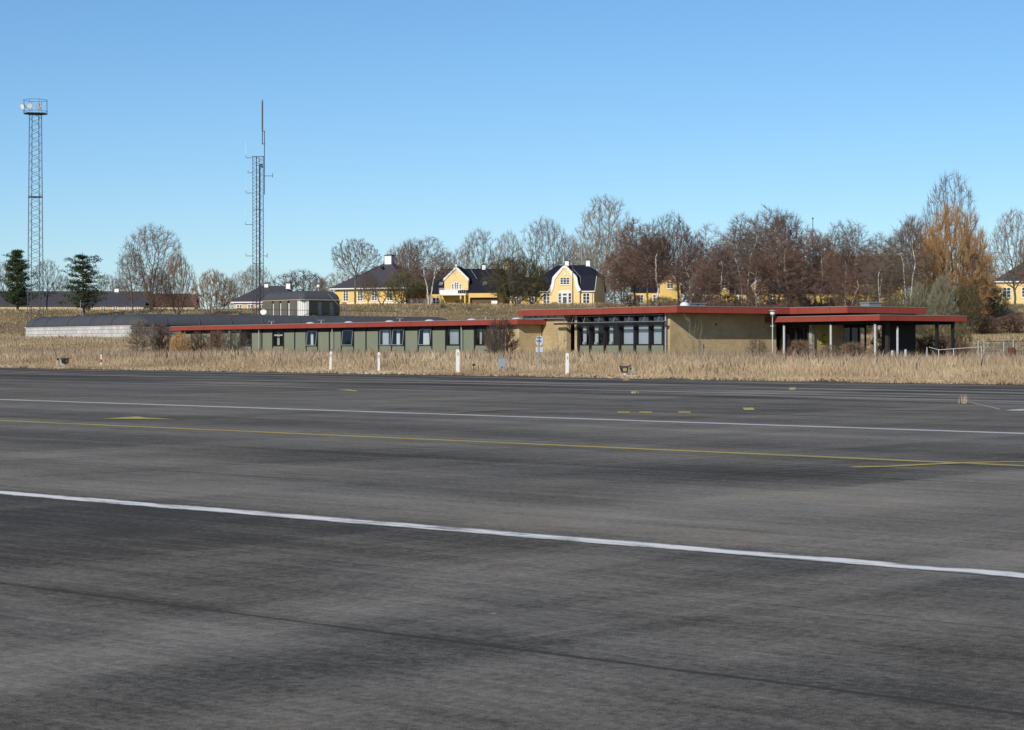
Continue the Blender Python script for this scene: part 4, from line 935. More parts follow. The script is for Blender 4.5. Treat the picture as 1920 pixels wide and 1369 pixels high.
# flagpole and antenna
p = at(1074, 577, 296); z0 = tz(p.x, p.y); o = MB().tube([(0, 0, 0), (0, 0, at(0, 474, 296).z-z0)], [.09, .05], 8).build('flagpole', M['wood'], loc=(p.x, p.y, z0)); tag(o, 'bare brown flagpole in front of the curved gable', 'flagpole')
p = at(1091, 500, 333); o = MB().tube([(0, 0, -7), (0, 0, 3.9)], .05, 6).tube([(-1.3, 0, 2.3), (.3, 0, 2.3)], .03, 5).tube([(-.9, 0, 2.1), (-.9, 0, 2.5)], .02, 4).tube([(-.3, -.3, 2.3), (-.3, .3, 2.3)], .02, 4).build('roof_antenna', M['steel'], loc=(p.x, p.y, p.z)); tag(o, 'tall thin aerial with crossbar behind the black mansard roof', 'antenna')
p = at(1524, 470, 385); z0 = tz(p.x, p.y); o = MB().tube([(0, 0, 0), (0, 0, at(0, 408, 385).z-z0)], [.16, .05], 6).lathe([(.03, at(0,408,385).z-z0-.3), (.22, at(0,408,385).z-z0-.15), (.03, at(0,408,385).z-z0)], 0, 0, 10).build('thin_spire_mast', M['masts'], loc=(p.x, p.y, z0)); tag(o, 'thin dark mast with ball tip rising above the birch grove', 'mast')
p = at(156, 575, 270); z0 = tz(p.x, p.y); o = MB().tube([(0, 0, 0), (0, 0, 2.2)], .04, 6).build('thin_pole', M['steel'], loc=(at(151,0,270).x, 270, z0)); tag(o, 'thin grey pole beside the layered pine', 'pole')

p = at(494, 587, 221); o = thing('satellite_dish', (p.x, p.y, 5.25), 'small white dish at the foot of the radio mast', 'satellite dish')
MB().tube([(0, 0, 0), (0, 0, .38)], .03, 6).build('stand', M['steel'], o)
d_ = MB().lathe([(.04, 0), (.16, .02), (.27, .08), (.33, .15)], 0, 0, 16).build('dish', M['paint'], o); d_.matrix_local = Matrix.Translation((0, .05, .42)) @ Matrix.Rotation(R(65), 4, 'X')
p = at(597, 540, 300); z0 = tz(p.x, p.y); o = thing('globe_lamp', (p.x, p.y, z0), 'white globe lamp on a post, just above the watch house roof', 'street lamp')
MB().tube([(0, 0, 0), (0, 0, p.z-z0)], .05, 6).build('pole', M['postw'], o); MB().lathe([(.05, 0), (.20, .10), (.24, .24), (.18, .40), (.05, .47)], 0, 0, 12).build('lamp_glass', M['trim'], o, loc=(0, 0, p.z-z0))

# ------------------------------------------------------------------ small airfield furniture
def on(px, py, v0=None):
    """ground point of the field seen at a pixel (py = where the foot stands); searches along the ray"""
    D = 60.0
    while D < 320:
        q = at(px, py, D)
        if q.z <= tz(q.x, q.y)+.0 and D > 61: return (q.x, q.y, tz(q.x, q.y))
        D += .1
    return (q.x, q.y, q.z)
def post_at(px, D): x = (px-960)/F*D; return (x, D, tz(x, D))
def edgeD(px, off=1.5):
    k = (px-960)/F; return (VE+off)/(AV[0]*k+AV[1])
def marker(px, hgt, label, wide=.095, off=1.4):
    o = thing('marker_post', post_at(px, edgeD(px, off)), label, 'marker post', group='white marker posts along the apron edge')
    o.rotation_euler = (R(random.uniform(-2, 2)), R(random.uniform(-2.5, 2.5)), R(10))
    w_ = wide; MB().prism([(-w_/2, -.1), (w_/2, -.1), (w_/2, hgt-.08), (w_*.3, hgt), (-w_*.3, hgt), (-w_/2, hgt-.05)], 'y', -.04, .04).build('post_body', M['trim'], o)
    MB().box(-.028, .028, -.048, -.041, hgt-.26, hgt-.12).build('reflector', M['orange'], o)
    return o
marker(619, .92, 'slim white marker post before plain green panels, leftmost of the four tall ones')
marker(710, .90, 'slim white marker post in front of the double window of the green wing')
marker(858, 1.05, 'broad white marker post with orange reflector below the window downpipe', .15, 1.0)
marker(1063, .92, 'white marker post in front of the brick pier beside the big windows', .13, 1.2)
# red and white post at left
o = thing('striped_post', post_at(190, edgeD(190, 2.5)), 'short red and white post with round white cap in the grass at left', 'post')
MB().tube([(0, 0, -.1), (0, 0, .30)], .04, 8).tube([(0, 0, .46), (0, 0, .62)], .04, 8).build('post_body', M['trim'], o); MB().tube([(0, 0, .302), (0, 0, .458)], .042, 8).build('red_band', M['redp'], o)
MB().lathe([(.03, .62), (.055, .66), (.03, .71)], 0, 0, 10).build('cap', M['trim'], o)
o = thing('wooden_stake', post_at(108, edgeD(108, 1.6)), 'short yellowish stake with dark top at the asphalt edge, far left', 'stake')
MB().tube([(0, 0, -.05), (0, 0, .36)], .045, 7).build('post_body', mat('stake_wood', (0.5, 0.4, 0.2), .9), o); MB().tube([(0, 0, .362), (0, 0, .48)], .05, 7).build('cap', M['blackp'], o)
# taxiway light units
def light_unit(name, px, off, s, label, rz):
    o = thing(name, post_at(px, edgeD(px, off)), label, 'signal light', R(rz)); o.scale = (s, s, s)
    for xx in (-.13, .13): MB().tube([(xx, 0, -.05), (xx, 0, .26)], .022, 6).build('leg', M['steel'], o)
    MB().box(-.09, .09, -.06, .06, .06, .22).build('ballast_box', M['paint'], o)
    MB().prism([(-.30, .62), (.24, .62), (.19, .28), (-.19, .28)], 'y', -.16, .14).build('housing', M['blackp'], o)
    MB().prism([(-.34, .70), (.30, .70), (.30, .64), (-.34, .64)], 'y', -.22, .16).build('hood', M['blackp'], o)
    MB().box(-.14, .12, -.175, -.163, .36, .56).build('lens', M['amber'], o)
    return o
o = light_unit('taxiway_light', 1171, .9, .62, 'black signal light with amber lens standing at the asphalt edge', 8)
MB().tube([(.40, .1, -.05), (.40, .1, .58), (.36, .1, .68)], .05, 8).box(.44, .50, .0, .2, .1, .62).build('conduit', M['grey'], o)
MB().lathe([(.05, .68), (.075, .72), (.06, .79)], .36, .1, 10).build('red_cap', M['redp'], o)
o = light_unit('taxiway_light', 122, 1.8, .70, 'dark signal light seen from the side in the grass at far left', 62)
MB().box(.02, .32, .16, .46, .02, .6).build('equipment_box', M['grey'], o)
# round sign
D = edgeD(1010, 5); q = post_at(1010, D); s = D/F
o = thing('round_road_sign', q, 'round pale sign over a small rectangular plate on a grey pole, seen from behind', 'road sign', R(-48))
zs = at(0, 639, D).z-q[2]; zt = at(0, 628, D).z-q[2]
MB().tube([(0, 0, -.1), (0, 0, zt)], .03, 8).build('pole', M['steel'], o)
dsk = MB().lathe([(.24, 0), (.24, .02)], 0, 0, 28).build('sign_disc', M['signf'], o); dsk.matrix_local = Matrix.Translation((0, .04, zs)) @ Matrix.Rotation(R(-90), 4, 'X')
MB().box(-.13, .13, -.02, .038, zs-.02, zs+.02).box(-.13, .13, -.02, .038, zs+.13, zs+.15).build('clamp', M['mast'], o)
MB().box(-.23, .23, .034, .05, zs-.49, zs-.27).build('sign_plate', M['signf'], o)
D = edgeD(941, 2.2); q = post_at(941, D)
o = thing('equipment_box', q, 'small blue-grey box with lid on a short post in the grass', 'box', R(12))
MB().box(-.15, .15, -.1, .1, .30, .68).build('box_body', M['grey'], o, bevel=.01); MB().box(-.17, .17, -.12, .12, .682, .72).build('lid', M['steel'], o); MB().box(-.04, .04, -.04, .04, -.1, .30).build('post_body', M['steel'], o)
o = thing('thin_stake', post_at(956, edgeD(956, 3)), 'very thin dark stake left of the round sign', 'stake'); MB().tube([(0, 0, 0), (.02, 0, 1.55)], .012, 5).build('post_body', M['rust'], o)
o = thing('ground_lamp', post_at(888, edgeD(888, 1.5)), 'small dark ground lamp on a thin stem at the grass edge', 'ground lamp'); MB().tube([(0, 0, 0), (0, 0, .34)], .014, 6).build('stem', M['rust'], o); MB().lathe([(.03, .34), (.06, .37), (.05, .43), (.02, .45)], 0, 0, 8).build('lamp_head', M['blackp'], o)
# lamp post
D = 119; q = post_at(1448.5, D); Hl = at(0, 580, D).z-q[2]
o = thing('park_lamp', q, 'white lamp post with flat disc shade in front of the dark entrance recess', 'street lamp')
MB().tube([(0, 0, -.1), (0, 0, Hl*.72), (0, 0, Hl-.3)], [.04, .032, .022], 8).build('pole', M['postw'], o)
MB().lathe([(.03, Hl-.03), (.20, Hl-.05), (.22, Hl-.09), (.05, Hl-.10)], 0, 0, 16).build('shade', M['steel'], o)
MB().lathe([(.05, Hl-.35), (.13, Hl-.28), (.14, Hl-.20), (.08, Hl-.105)], 0, 0, 14).build('lamp_glass', M['lampg'], o)
MB().tube([(-.12, 0, Hl*.73), (.08, 0, Hl*.73)], .03, 5).build('bracket', M['postw'], o)
# white posts and rail right
for px, D, hh, lb in ((1673, 112, 1.0, 'short grey-white post below the dark shed wall, left of the broader one'), (1698, 112, 1.05, 'broad white weathered post right of the canopy corner')):
    o = thing('bollard', post_at(px, D), lb, 'post', group='pale posts by the canopy'); MB().tube([(0, 0, -.1), (0, 0, hh), (0, 0, hh+.03)], [.07, .07, .04], 10).build('post_body', M['postw'], o)
rlz = lambda px, py, D: at(px, py, D)
o = thing('white_rail', post_at(1790, 112), 'thin white pole rail sagging between short posts, right of the canopy', 'rail'); bx = Vector(o.location)
for px, py in ((1738, 651), (1760, 655), (1788, 654), (1840, 650)):
    q = at(px, py, 112); MB().tube([Vector((q.x, q.y, tz(q.x, q.y)-.1))-bx, q-bx], .025, 6).build('post_body', M['postw'], o)
MB().tube([at(1742, 651, 112)-bx, at(1760, 656, 112)-bx, at(1840, 650.5, 112)-bx], .018, 6).build('rail_bar', M['postw'], o)
# wire fence
o = thing('wire_fence', post_at(1880, 128), 'grey wire mesh fence with steel posts at the right below the slope', 'fence'); bx = Vector(o.location)
fz = []
for px in (1845, 1900, 1960, 2020):
    q = at(px, 640, 128); fz.append(q-bx); MB().tube([Vector((q.x, q.y, tz(q.x, q.y)-.1))-bx, q-bx+Vector((0, 0, .05))], .04, 6).build('post_body', M['steel'], o)
MB().tube(fz, .025, 5).build('top_rail', M['mast'], o)
ms = MB()
for k_ in range(60):
    t_ = k_/59; a = fz[0].lerp(fz[-1], t_); ms.tube([a, a-Vector((0, 0, 1.3))], .006, 3, False)
for k_ in range(8): ms.tube([fz[0]-Vector((0, 0, .17*k_)), fz[-1]-Vector((0, 0, .17*k_))], .006, 3, False)
ms.build('wire_mesh', M['steel'], o)
for k_, (px, lb) in enumerate(((1834, 'grey fence post alone at the foot of the slope, nearer the canopy'), (1882, 'grey fence post alone at the foot of the slope, above the wire fence'))):
    o = thing('fence_post', post_at(px, 150), lb, 'fence post'); MB().tube([(0, 0, -.2), (0, 0, 1.75)], .05, 6).build('post_body', M['steel'], o)
p = post_at(1897, 127); o = MB().lathe([(.05, 0), (.05, .55), (.25, .6), (.28, .95), (.18, 1.15)], 0, 0, 10).build('hydrant_hood', M['rust'], loc=p); tag(o, 'dark rusty rounded hood on a stem before the wire fence', 'vent')

# ------------------------------------------------------------------ trees: a few grown models, copied with their parts
def grow(seed, env, h0, h1, trunks, natt=2300, step=.29, infl=2.6, kill=.50, up=.14, tw_n=3, tw_len=.75, tw_r=.013, tw_up=.25, bark_r=.045, name='bare_tree', bark='bark', twig='tw_grey', rmax=.26, tw_sp=.5, rtip=.015, gaps=9):
    """space filling growth: env(t) gives the crown radius at height fraction t between h0 and h1; trunks = lists of points"""
    r = np.random.default_rng(seed); rr = random.Random(seed)
    t = r.uniform(0, 1, natt*3); e = np.array([env(q) for q in t]); k = r.uniform(0, e.max(), len(t)) < e; t, e = t[k][:natt], e[k][:natt]
    an = r.uniform(0, 2*np.pi, len(t)); rad = e*np.sqrt(r.uniform(.03, 1, len(t)))*(1+.10*np.sin(an*3+t*5)+.08*np.sin(an*5+2))
    A = np.stack([rad*np.cos(an), rad*np.sin(an), h0+(h1-h0)*t], 1)
    for _ in range(gaps):   # hollows where the sky shows through and notches in the outline
        a_ = r.uniform(0, 2*np.pi); t_ = r.uniform(.25, 1); e_ = env(t_)*r.uniform(.5, 1.05); c_ = np.array([e_*np.cos(a_), e_*np.sin(a_), h0+(h1-h0)*t_])
        A = A[np.linalg.norm((A-c_)*[1, 1, .8], axis=1) > (h1-h0)*r.uniform(.07, .13)]
    P = []; par = []
    for tr in trunks:
        pr = -1; pts = [np.array(tr[0], float)]
        for a, b in zip(tr[:-1], tr[1:]):
            a, b = np.array(a, float), np.array(b, float); n = max(1, int(np.linalg.norm(b-a)/step))
            for i in range(1, n+1): pts.append(a+(b-a)*i/n+r.normal(0, .018, 3))
        for q in pts: P.append(q); par.append(pr); pr = len(P)-1
    P = list(P); near = np.full(len(A), -1); nd = np.full(len(A), 1e9)
    def upd(lo):
        nonlocal near, nd
        Q = np.array(P[lo:]); 
        if not len(Q) or not len(A): return
        d = np.linalg.norm(A[:, None]-Q[None], axis=2); j = d.argmin(1); dm = d[np.arange(len(A)), j]; k = dm < nd; near[k] = j[k]+lo; nd[k] = dm[k]
    upd(0); made = set()
    for it in range(90):
        k = nd > kill
        A, near, nd = A[k], near[k], nd[k]
        if not len(A): break
        act = nd < (infl if it > 8 else 99); dirs = {}
        vec = A-np.array(P)[near]; vec /= np.linalg.norm(vec, axis=1)[:, None]
        for q in np.nonzero(act)[0]:
            j = int(near[q]); dirs[j] = dirs.get(j, 0)+vec[q]
        lo = len(P)
        for j, v in dirs.items():
            v = v/max(np.linalg.norm(v), 1e-6)+np.array([0, 0, up])+r.normal(0, .16, 3)
            if par[j] >= 0: 
                pv = P[j]-P[par[j]]; v = v+pv/max(np.linalg.norm(pv), 1e-6)*.55
            v /= np.linalg.norm(v); q = P[j]+v*step; key = (j, round(v[0]*4), round(v[1]*4), round(v[2]*4))
            if key in made: continue
            made.add(key); P.append(q); par.append(j)
        if len(P) == lo: break
        upd(lo)
    n = len(P); R2 = np.zeros(n); ch = [[] for _ in range(n)]
    for i in range(n-1, -1, -1):
        if R2[i] == 0: R2[i] = rtip**2.3
        if par[i] >= 0: R2[par[i]] += R2[i]; ch[par[i]].append(i)
    Rr = R2**(1/2.3); Rr = Rr*(rmax/Rr.max()) if Rr.max() > rmax else Rr
    Rr = np.maximum(Rr, rtip*.9)
    tr, cr = MB(), MB()
    # chains
    starts = [i for i in range(n) if par[i] < 0]
    stack = [(None, s) for s in starts]
    while stack:
        p, s = stack.pop(); chain = ([p] if p is not None else [])+[s]; c = s
        while ch[c]:
            m = max(ch[c], key=lambda q: Rr[q])
            for o in ch[c]:
                if o != m: stack.append((c, o))
            chain.append(m); c = m
        pts = [P[q] for q in chain]; ra = [Rr[q] for q in chain]
        if p is not None: ra[0] = min(ra[0], ra[1]*1.15)
        cut = next((i for i, x_ in enumerate(ra) if x_ < bark_r), len(ra))
        if cut >= 2: tr.tube(pts[:cut], ra[:cut], 7 if ra[0] > .07 else 5, False)
        b = pts[max(cut-1, 0):]
        if len(b) >= 2: cr.tube(b, ra[max(cut-1, 0):], 3, False)
    # fine twigs
    cen = np.array([0, 0, h0+(h1-h0)*.35])
    for i in range(n):
        if Rr[i] > .03 or P[i][2] < h0-.2 or par[i] < 0: continue
        pv = P[i]-P[par[i]]; pv /= max(np.linalg.norm(pv), 1e-6); o = P[i]-cen; o /= max(np.linalg.norm(o), 1e-6)
        for k in range(tw_n if ch[i] else tw_n+2):
            d = pv*.8+o*.35+np.array([rr.gauss(0, tw_sp), rr.gauss(0, tw_sp), rr.gauss(0, tw_sp)+tw_up]); d /= np.linalg.norm(d); L = tw_len*rr.uniform(.4, 1.2)
            a = P[i]; b = a+d*L*.5; d2 = d+np.array([rr.gauss(0, .2), rr.gauss(0, .2), rr.gauss(0, .15)+tw_up*.6]); d2 /= np.linalg.norm(d2)
            cr.tube([a, b, b+d2*L*.5], [tw_r, tw_r*.8, tw_r*.5], 3, False)
    root = bpy.data.objects.new(name, None); C.objects.link(root)
    tr.build('trunk', M[bark], root, smooth=True); cr.build('crown', M[twig], root)
    zs = sorted(v[2] for v in cr.v); root['h'] = zs[int(len(zs)*.9985)]; xs_ = sorted(abs(v[0]) for v in cr.v); root['w'] = 2*xs_[int(len(xs_)*.985)]
    return root

ball = lambda W, p=1.05, q=.5: (lambda t: W*(math.sin(math.pi*min(1, t**p))**q))
egg = lambda W: (lambda t: W*min(1, (t/.25)**.6)*(1-t**2.2)**.6+.1)
def elm(seed, H=12, W=4.2, low=.28, stems=1, split=.30, **k):
    r = random.Random(seed); tr = []
    if stems == 1: tr = [[(0, 0, -.5), (.05, 0, H*split*.5), (r.uniform(-.2, .2), .1, H*split)]]
    else:
        for i in range(stems):
            a = 2*math.pi*i/stems+r.random(); tr.append([(math.cos(a)*.15, math.sin(a)*.15, -.5), (math.cos(a)*.4, math.sin(a)*.4, H*split*.6), (math.cos(a)*W*.28, math.sin(a)*W*.28, H*split*1.25)])
    return grow(seed, ball(W), H*low, H, tr, **k)
def birch(seed, H=12, W=2.4, low=.34, stems=1, name='birch_tree', bark='birchbark', **k):
    r = random.Random(seed); tr = []
    for i in range(stems):
        a = 2*math.pi*i/stems+r.random(); s = 0 if stems == 1 else 1; l_ = r.uniform(-.4, .4)
        g = lambda q: r.gauss(0, q)
        tr.append([(math.cos(a)*.12*s, math.sin(a)*.12*s, -.5), (math.cos(a)*.3*s+l_*.3, math.sin(a)*.3*s+g(.08), H*.14), (math.cos(a)*.45*s+l_*.1+g(.12), math.sin(a)*.45*s+g(.12), H*.28), (math.cos(a)*.7*s+l_*.4+g(.15), math.sin(a)*.7*s+g(.15), H*.42), (math.cos(a)*.9*s+l_*.3+g(.2), math.sin(a)*.9*s+g(.2), H*.56), (math.cos(a)*1.1*s+l_+g(.25), math.sin(a)*1.1*s+g(.25), H*(.70-.05*i))])
    return grow(seed, egg(W), H*low, H, tr, name=name, bark=bark, **{**dict(natt=1800, kill=.42, step=.26, up=.15, tw_n=5, tw_len=.8, tw_r=.012, tw_up=-.08, tw_sp=.55, bark_r=.026, rmax=.16, infl=1.8, rtip=.011), **k})
def willow(seed, H=10, W=3.8, twig='tw_orange', name='willow_tree', **k):
    tr = []
    for i in range(4):
        a = 1.57*i+.4; tr.append([(math.cos(a)*.2, math.sin(a)*.2, -.5), (math.cos(a)*.9, math.sin(a)*.9, H*.25), (math.cos(a)*1.3, math.sin(a)*1.3, H*.42)])
    return grow(seed, lambda t: W*min(1, .6+t*1.2)*(1-t**3)**.5+.1, H*.08, H, tr, name=name, twig=twig, **{**dict(natt=2300, up=.35, tw_n=7, tw_len=1.0, tw_up=.8, tw_sp=.4, kill=.5, tw_r=.014), **k})
def bush(seed, H=3, W=1.6, twig='tw_brown', name='bare_shrub', stems=9, bark='bark', **k):
    r = random.Random(seed); tr = []
    for i in range(stems):
        a = r.uniform(0, 6.28); e = r.uniform(.2, .9); tr.append([(math.cos(a)*.12, math.sin(a)*.12, -.1), (math.cos(a)*e*W*.5, math.sin(a)*e*W*.5, H*.5)])
    return grow(seed, lambda t: W*(.6+.8*t)*(1-t**3)**.6 if t < 1 else .05, H*.12, H, tr, name=name, twig=twig, bark=bark, **{**dict(natt=700, step=.15, infl=1.2, kill=.22, up=.2, tw_n=5, tw_len=.40, tw_r=.009, bark_r=.025, rmax=.04, rtip=.008), **k})
class Tree:
    def __init__(s, seed): s.r = random.Random(seed); s.tr = MB(); s.cr = MB()
    def rv(s): return Vector((s.r.gauss(0, 1), s.r.gauss(0, 1), s.r.gauss(0, 1)))
    def path(s, p, d, L, r0, r1, seg, wob, trop, mb, n):
        pts = [p.copy()]; d = d.normalized(); dirs = [d.copy()]
        for i in range(seg):
            d = (d+s.rv()*wob+Vector((0, 0, trop))).normalized(); p = p+d*(L/seg); pts.append(p.copy()); dirs.append(d.copy())
        mb.tube(pts, [r0+(r1-r0)*i/seg for i in range(seg+1)], n, False)
        return pts, dirs
def finish(t, name, bark, twig, smooth=True):
    root = bpy.data.objects.new(name, None); C.objects.link(root)
    t.tr.build('trunk', M[bark], root, smooth=smooth); t.cr.build('crown', M[twig], root)
    root['h'] = max(v[2] for v in t.cr.v); xs_ = sorted(abs(v[0]) for v in t.cr.v); root['w'] = 2*xs_[int(len(xs_)*.985)]
    return root
def pine(seed, H=8, needle='needle', layered=True, name='pine_tree'):
    t = Tree(seed); r = t.r
    top, td = t.path(Vector((0, 0, -.4)), Vector((0, 0, 1)), H*.97, .17, .03, 8, .025, .05, t.tr, 8)
    nl = 11 if layered else 20
    for k in range(nl):
        f = .17+.80*(k+r.random()*.4)/nl if layered else .12+.86*(k+r.random()*.6)/nl
        w_ = (.30+.70*math.sin(math.pi*min(1, (1.05-f)*1.15)*.62))*(1 if f < .9 else .65)*(H*.30 if layered else H*.27)
        w_ *= r.uniform(.72, 1.15)
        x = f*8; i = min(int(x), 7); p = top[i].lerp(top[i+1], x-i)
        for b in range(7 if layered else 6):
            a = 2*math.pi*b/7+r.uniform(-.4, .4)+k; L = w_*r.uniform(.45, 1.2)
            up = r.uniform(-.12, .35) if layered else r.uniform(.0, .45)
            pts, ds = t.path(p, Vector((math.cos(a), math.sin(a), up)), L, .045, .015, 4, .07, .0, t.tr, 4)
            for c in range(15 if layered else 13):   # needle pads along the outer two thirds
                g = r.uniform(.25, 1.05); x2 = min(g, .999)*4; j = int(x2); q = pts[j].lerp(pts[j+1], x2-j)+Vector((r.gauss(0, .16), r.gauss(0, .16), r.gauss(0, .11 if layered else .14)+.06))*L*.5
                for m_ in range(9):
                    n_ = Vector((r.gauss(0, .5), r.gauss(0, .5), r.gauss(.5, .4))); n_.normalize(); s_ = r.uniform(.16, .30)
                    c0 = q+Vector((r.gauss(0, .15), r.gauss(0, .15), r.gauss(0, .06)));  e = n_*s_; w2 = n_.cross(t.rv()).normalized()*s_*.16
                    t.cr.poly([c0-w2, c0+w2, c0+e])
    return finish(t, name, 'bark', needle, smooth=True)

PR = {}
PR['elmA'] = elm(1, W=3.4, low=.25); PR['elmB'] = elm(2, W=4.4, stems=3, low=.22)
PR['elmC'] = elm(3, W=4.2, low=.16, split=.18, twig='tw_brown', tw_n=3); PR['tall'] = elm(4, H=14, W=4.2, low=.14, twig='tw_pale', bark='barkp', split=.30, tw_n=4)
PR['round'] = elm(5, H=10, W=4.4, low=.42, split=.42, tw_n=5, tw_len=.5); PR['olive'] = elm(6, H=8, W=4.6, low=.04, split=.14, stems=4, twig='tw_olive', tw_n=6, tw_len=.8, tw_r=.015)
PR['brown'] = elm(7, H=9, W=3.6, low=.12, split=.16, stems=5, twig='tw_brown', tw_n=6, up=.3, tw_up=.6)
PR['birchA'] = birch(11); PR['birchB'] = birch(12, stems=2, W=2.6); PR['birchC'] = birch(13, twig='tw_red', tw_n=5, tw_r=.012); PR['birchD'] = birch(14, stems=2, twig='tw_red', tw_n=5, W=2.6)
PR['birchE'] = birch(15, twig='tw_brown', stems=3, W=2.6, tw_n=3, rmax=.085); PR['dark'] = elm(16, H=11, W=3.6, low=.28, twig='tw_red', tw_n=5, tw_len=.8, tw_r=.013)
PR['rb'] = birch(17, twig='tw_red', name='bare_tree', bark='bark', tw_n=6, W=2.8, tw_up=.1, low=.20, tw_r=.014)
PR['willow'] = willow(21, tw_n=7, tw_r=.014, tw_sp=.5, gaps=5); PR['willowp'] = willow(22, twig='tw_pink', tw_n=5); PR['grgreen'] = willow(23, twig='tw_grgreen', name='bare_tree', tw_n=6)
PR['apple'] = elm(24, H=6, W=3.6, low=.35, split=.22, twig='tw_olive', stems=2, natt=900, tw_n=4, tw_len=.45)
PR['bushB'] = bush(31, twig='tw_brown'); PR['bushR'] = bush(32, twig='tw_red', tw_n=8); PR['bushO'] = bush(33, twig='tw_orange', tw_n=7)
PR['bushG'] = bush(34, twig='tw_olive', tw_n=8); PR['bushK'] = bush(35, twig='tw_grey', natt=500); PR['sapling'] = bush(36, H=3, W=1.5, twig='tw_pale', stems=4, bark='barkp', natt=60, kill=.3, tw_n=1, tw_len=.6, bark_r=.012, rtip=.013, tw_r=.010)
PR['pineL'] = pine(41); PR['pineD'] = pine(42, needle='needled', layered=False)
used = set()
PH = {k: (o['h'], o['w']) for k, o in PR.items()}
for o in PR.values(): del o['h']; del o['w']
def plant(kind, px, top, wpx, D, label, cat='tree', group=None, rot=None, base=None):
    x, y = (px-960)/F*D, D; z = tz(x, y)-.1 if base is None else at(0, base, D).z
    h0, w0 = PH[kind]
    if kind in used: o = copy_tree(PR[kind])
    else: o = PR[kind]; used.add(kind)
    H = at(0, top, D).z-z; W = wpx/F*D
    sz = H/h0; sxy = W/w0; sxy = min(max(sxy, sz*.4), sz*1.7)
    o.location = (x, y, z); o.scale = (sxy, sxy, sz); o.rotation_euler = (0, 0, random.uniform(0, 6.28) if rot is None else rot)
    tag(o, label, cat, group); return o
random.seed(12)
GL = 'bare trees on the hill'; GB = 'birches behind the red roofed building'; GF = 'far bare trees on the skyline'; GS = 'shrubs in the dry grass'
for a in [
 ('pineD', 33, 465, 66, 286, 'dark dense pine at the far left beside the floodlight mast'),
 ('pineL', 157, 474, 76, 272, 'dark green pine with flat layered branches standing alone')]: plant(*a, group='pines on the left of the hill')
for a in [
 ('elmA', 88, 486, 56, 292, 'grey bare tree behind the legs of the floodlight mast'),
 ('elmB', 284, 420, 118, 282, 'tallest bare tree on the left, many upright limbs, beside the long farm building'),
 ('elmC', 248, 470, 60, 284, 'rounded bare tree at the left foot of the tallest left tree'),
 ('brown', 333, 473, 62, 270, 'brownish fan-shaped bare tree right of the tallest left tree'),
 ('brown', 296, 500, 56, 268, 'low brown thicket-like tree in front of the tallest left tree'),
 ('brown', 398, 505, 84, 262, 'small bare tree spreading like a fan before the hipped bungalow'),
 ('round', 666, 447, 92, 300, 'bare tree with broad round clumpy crown in front of the hipped villa'),
 ('elmC', 690, 510, 44, 285, 'thin greyish tree with low twigs at the foot of the round-crowned tree'),
 ('apple', 716, 528, 84, 298, 'low crooked fruit tree with spreading branches before the hipped villa'),
 ('elmA', 775, 446, 80, 338, 'grey bare tree right of the white villa chimney, behind the birches'),
 ('dark', 765, 452, 46, 330, 'reddish bare tree right behind the villa roof'),
 ('olive', 752, 505, 66, 314, 'mossy olive-brown tree covering the right side of the villa roof'),
 ('olive', 785, 520, 50, 318, 'dark mossy tree in the gap between the villa and the balcony house'),
 ('olive', 968, 478, 118, 298, 'wide dense mossy green-brown tree between the two yellow gables'),
 ('olive', 1000, 520, 60, 302, 'lower mossy tree hanging over the side wing of the curved-gable house'),
 ('elmA', 900, 428, 84, 372, 'bare tree rising behind the roof of the balcony house'),
 ('elmB', 868, 460, 60, 380, 'lower bare tree behind the ridge of the balcony house'),
 ('elmC', 953, 434, 66, 370, 'bushy bare tree behind the broad whitish chimney'),
 ('elmB', 1022, 407, 96, 368, 'large bare tree left of the curved-gable house'),
 ('elmA', 1068, 440, 66, 375, 'bare tree right behind the curved-gable house'),
 ('tall', 1134, 366, 112, 356, 'tallest pale bare tree, right of the two white chimneys'),
 ('elmC', 1118, 430, 70, 365, 'brown bare tree at the left foot of the tallest pale tree'),
 ('elmA', 1165, 425, 60, 345, 'slender bare tree between the tallest pale tree and the birch grove'),
 ('elmB', 1256, 398, 100, 340, 'wide-crowned bare tree rising out of the left part of the grove'),
 ('elmA', 1783, 320, 104, 262, 'tall bare tree rising above the orange willow'),
 ('elmC', 1903, 392, 96, 290, 'bare tree with purplish crown in front of the house at the right edge'),
 ('elmB', 1935, 440, 70, 300, 'bare tree cut by the right edge of the picture'),
 ]: plant(*a, group=GL)
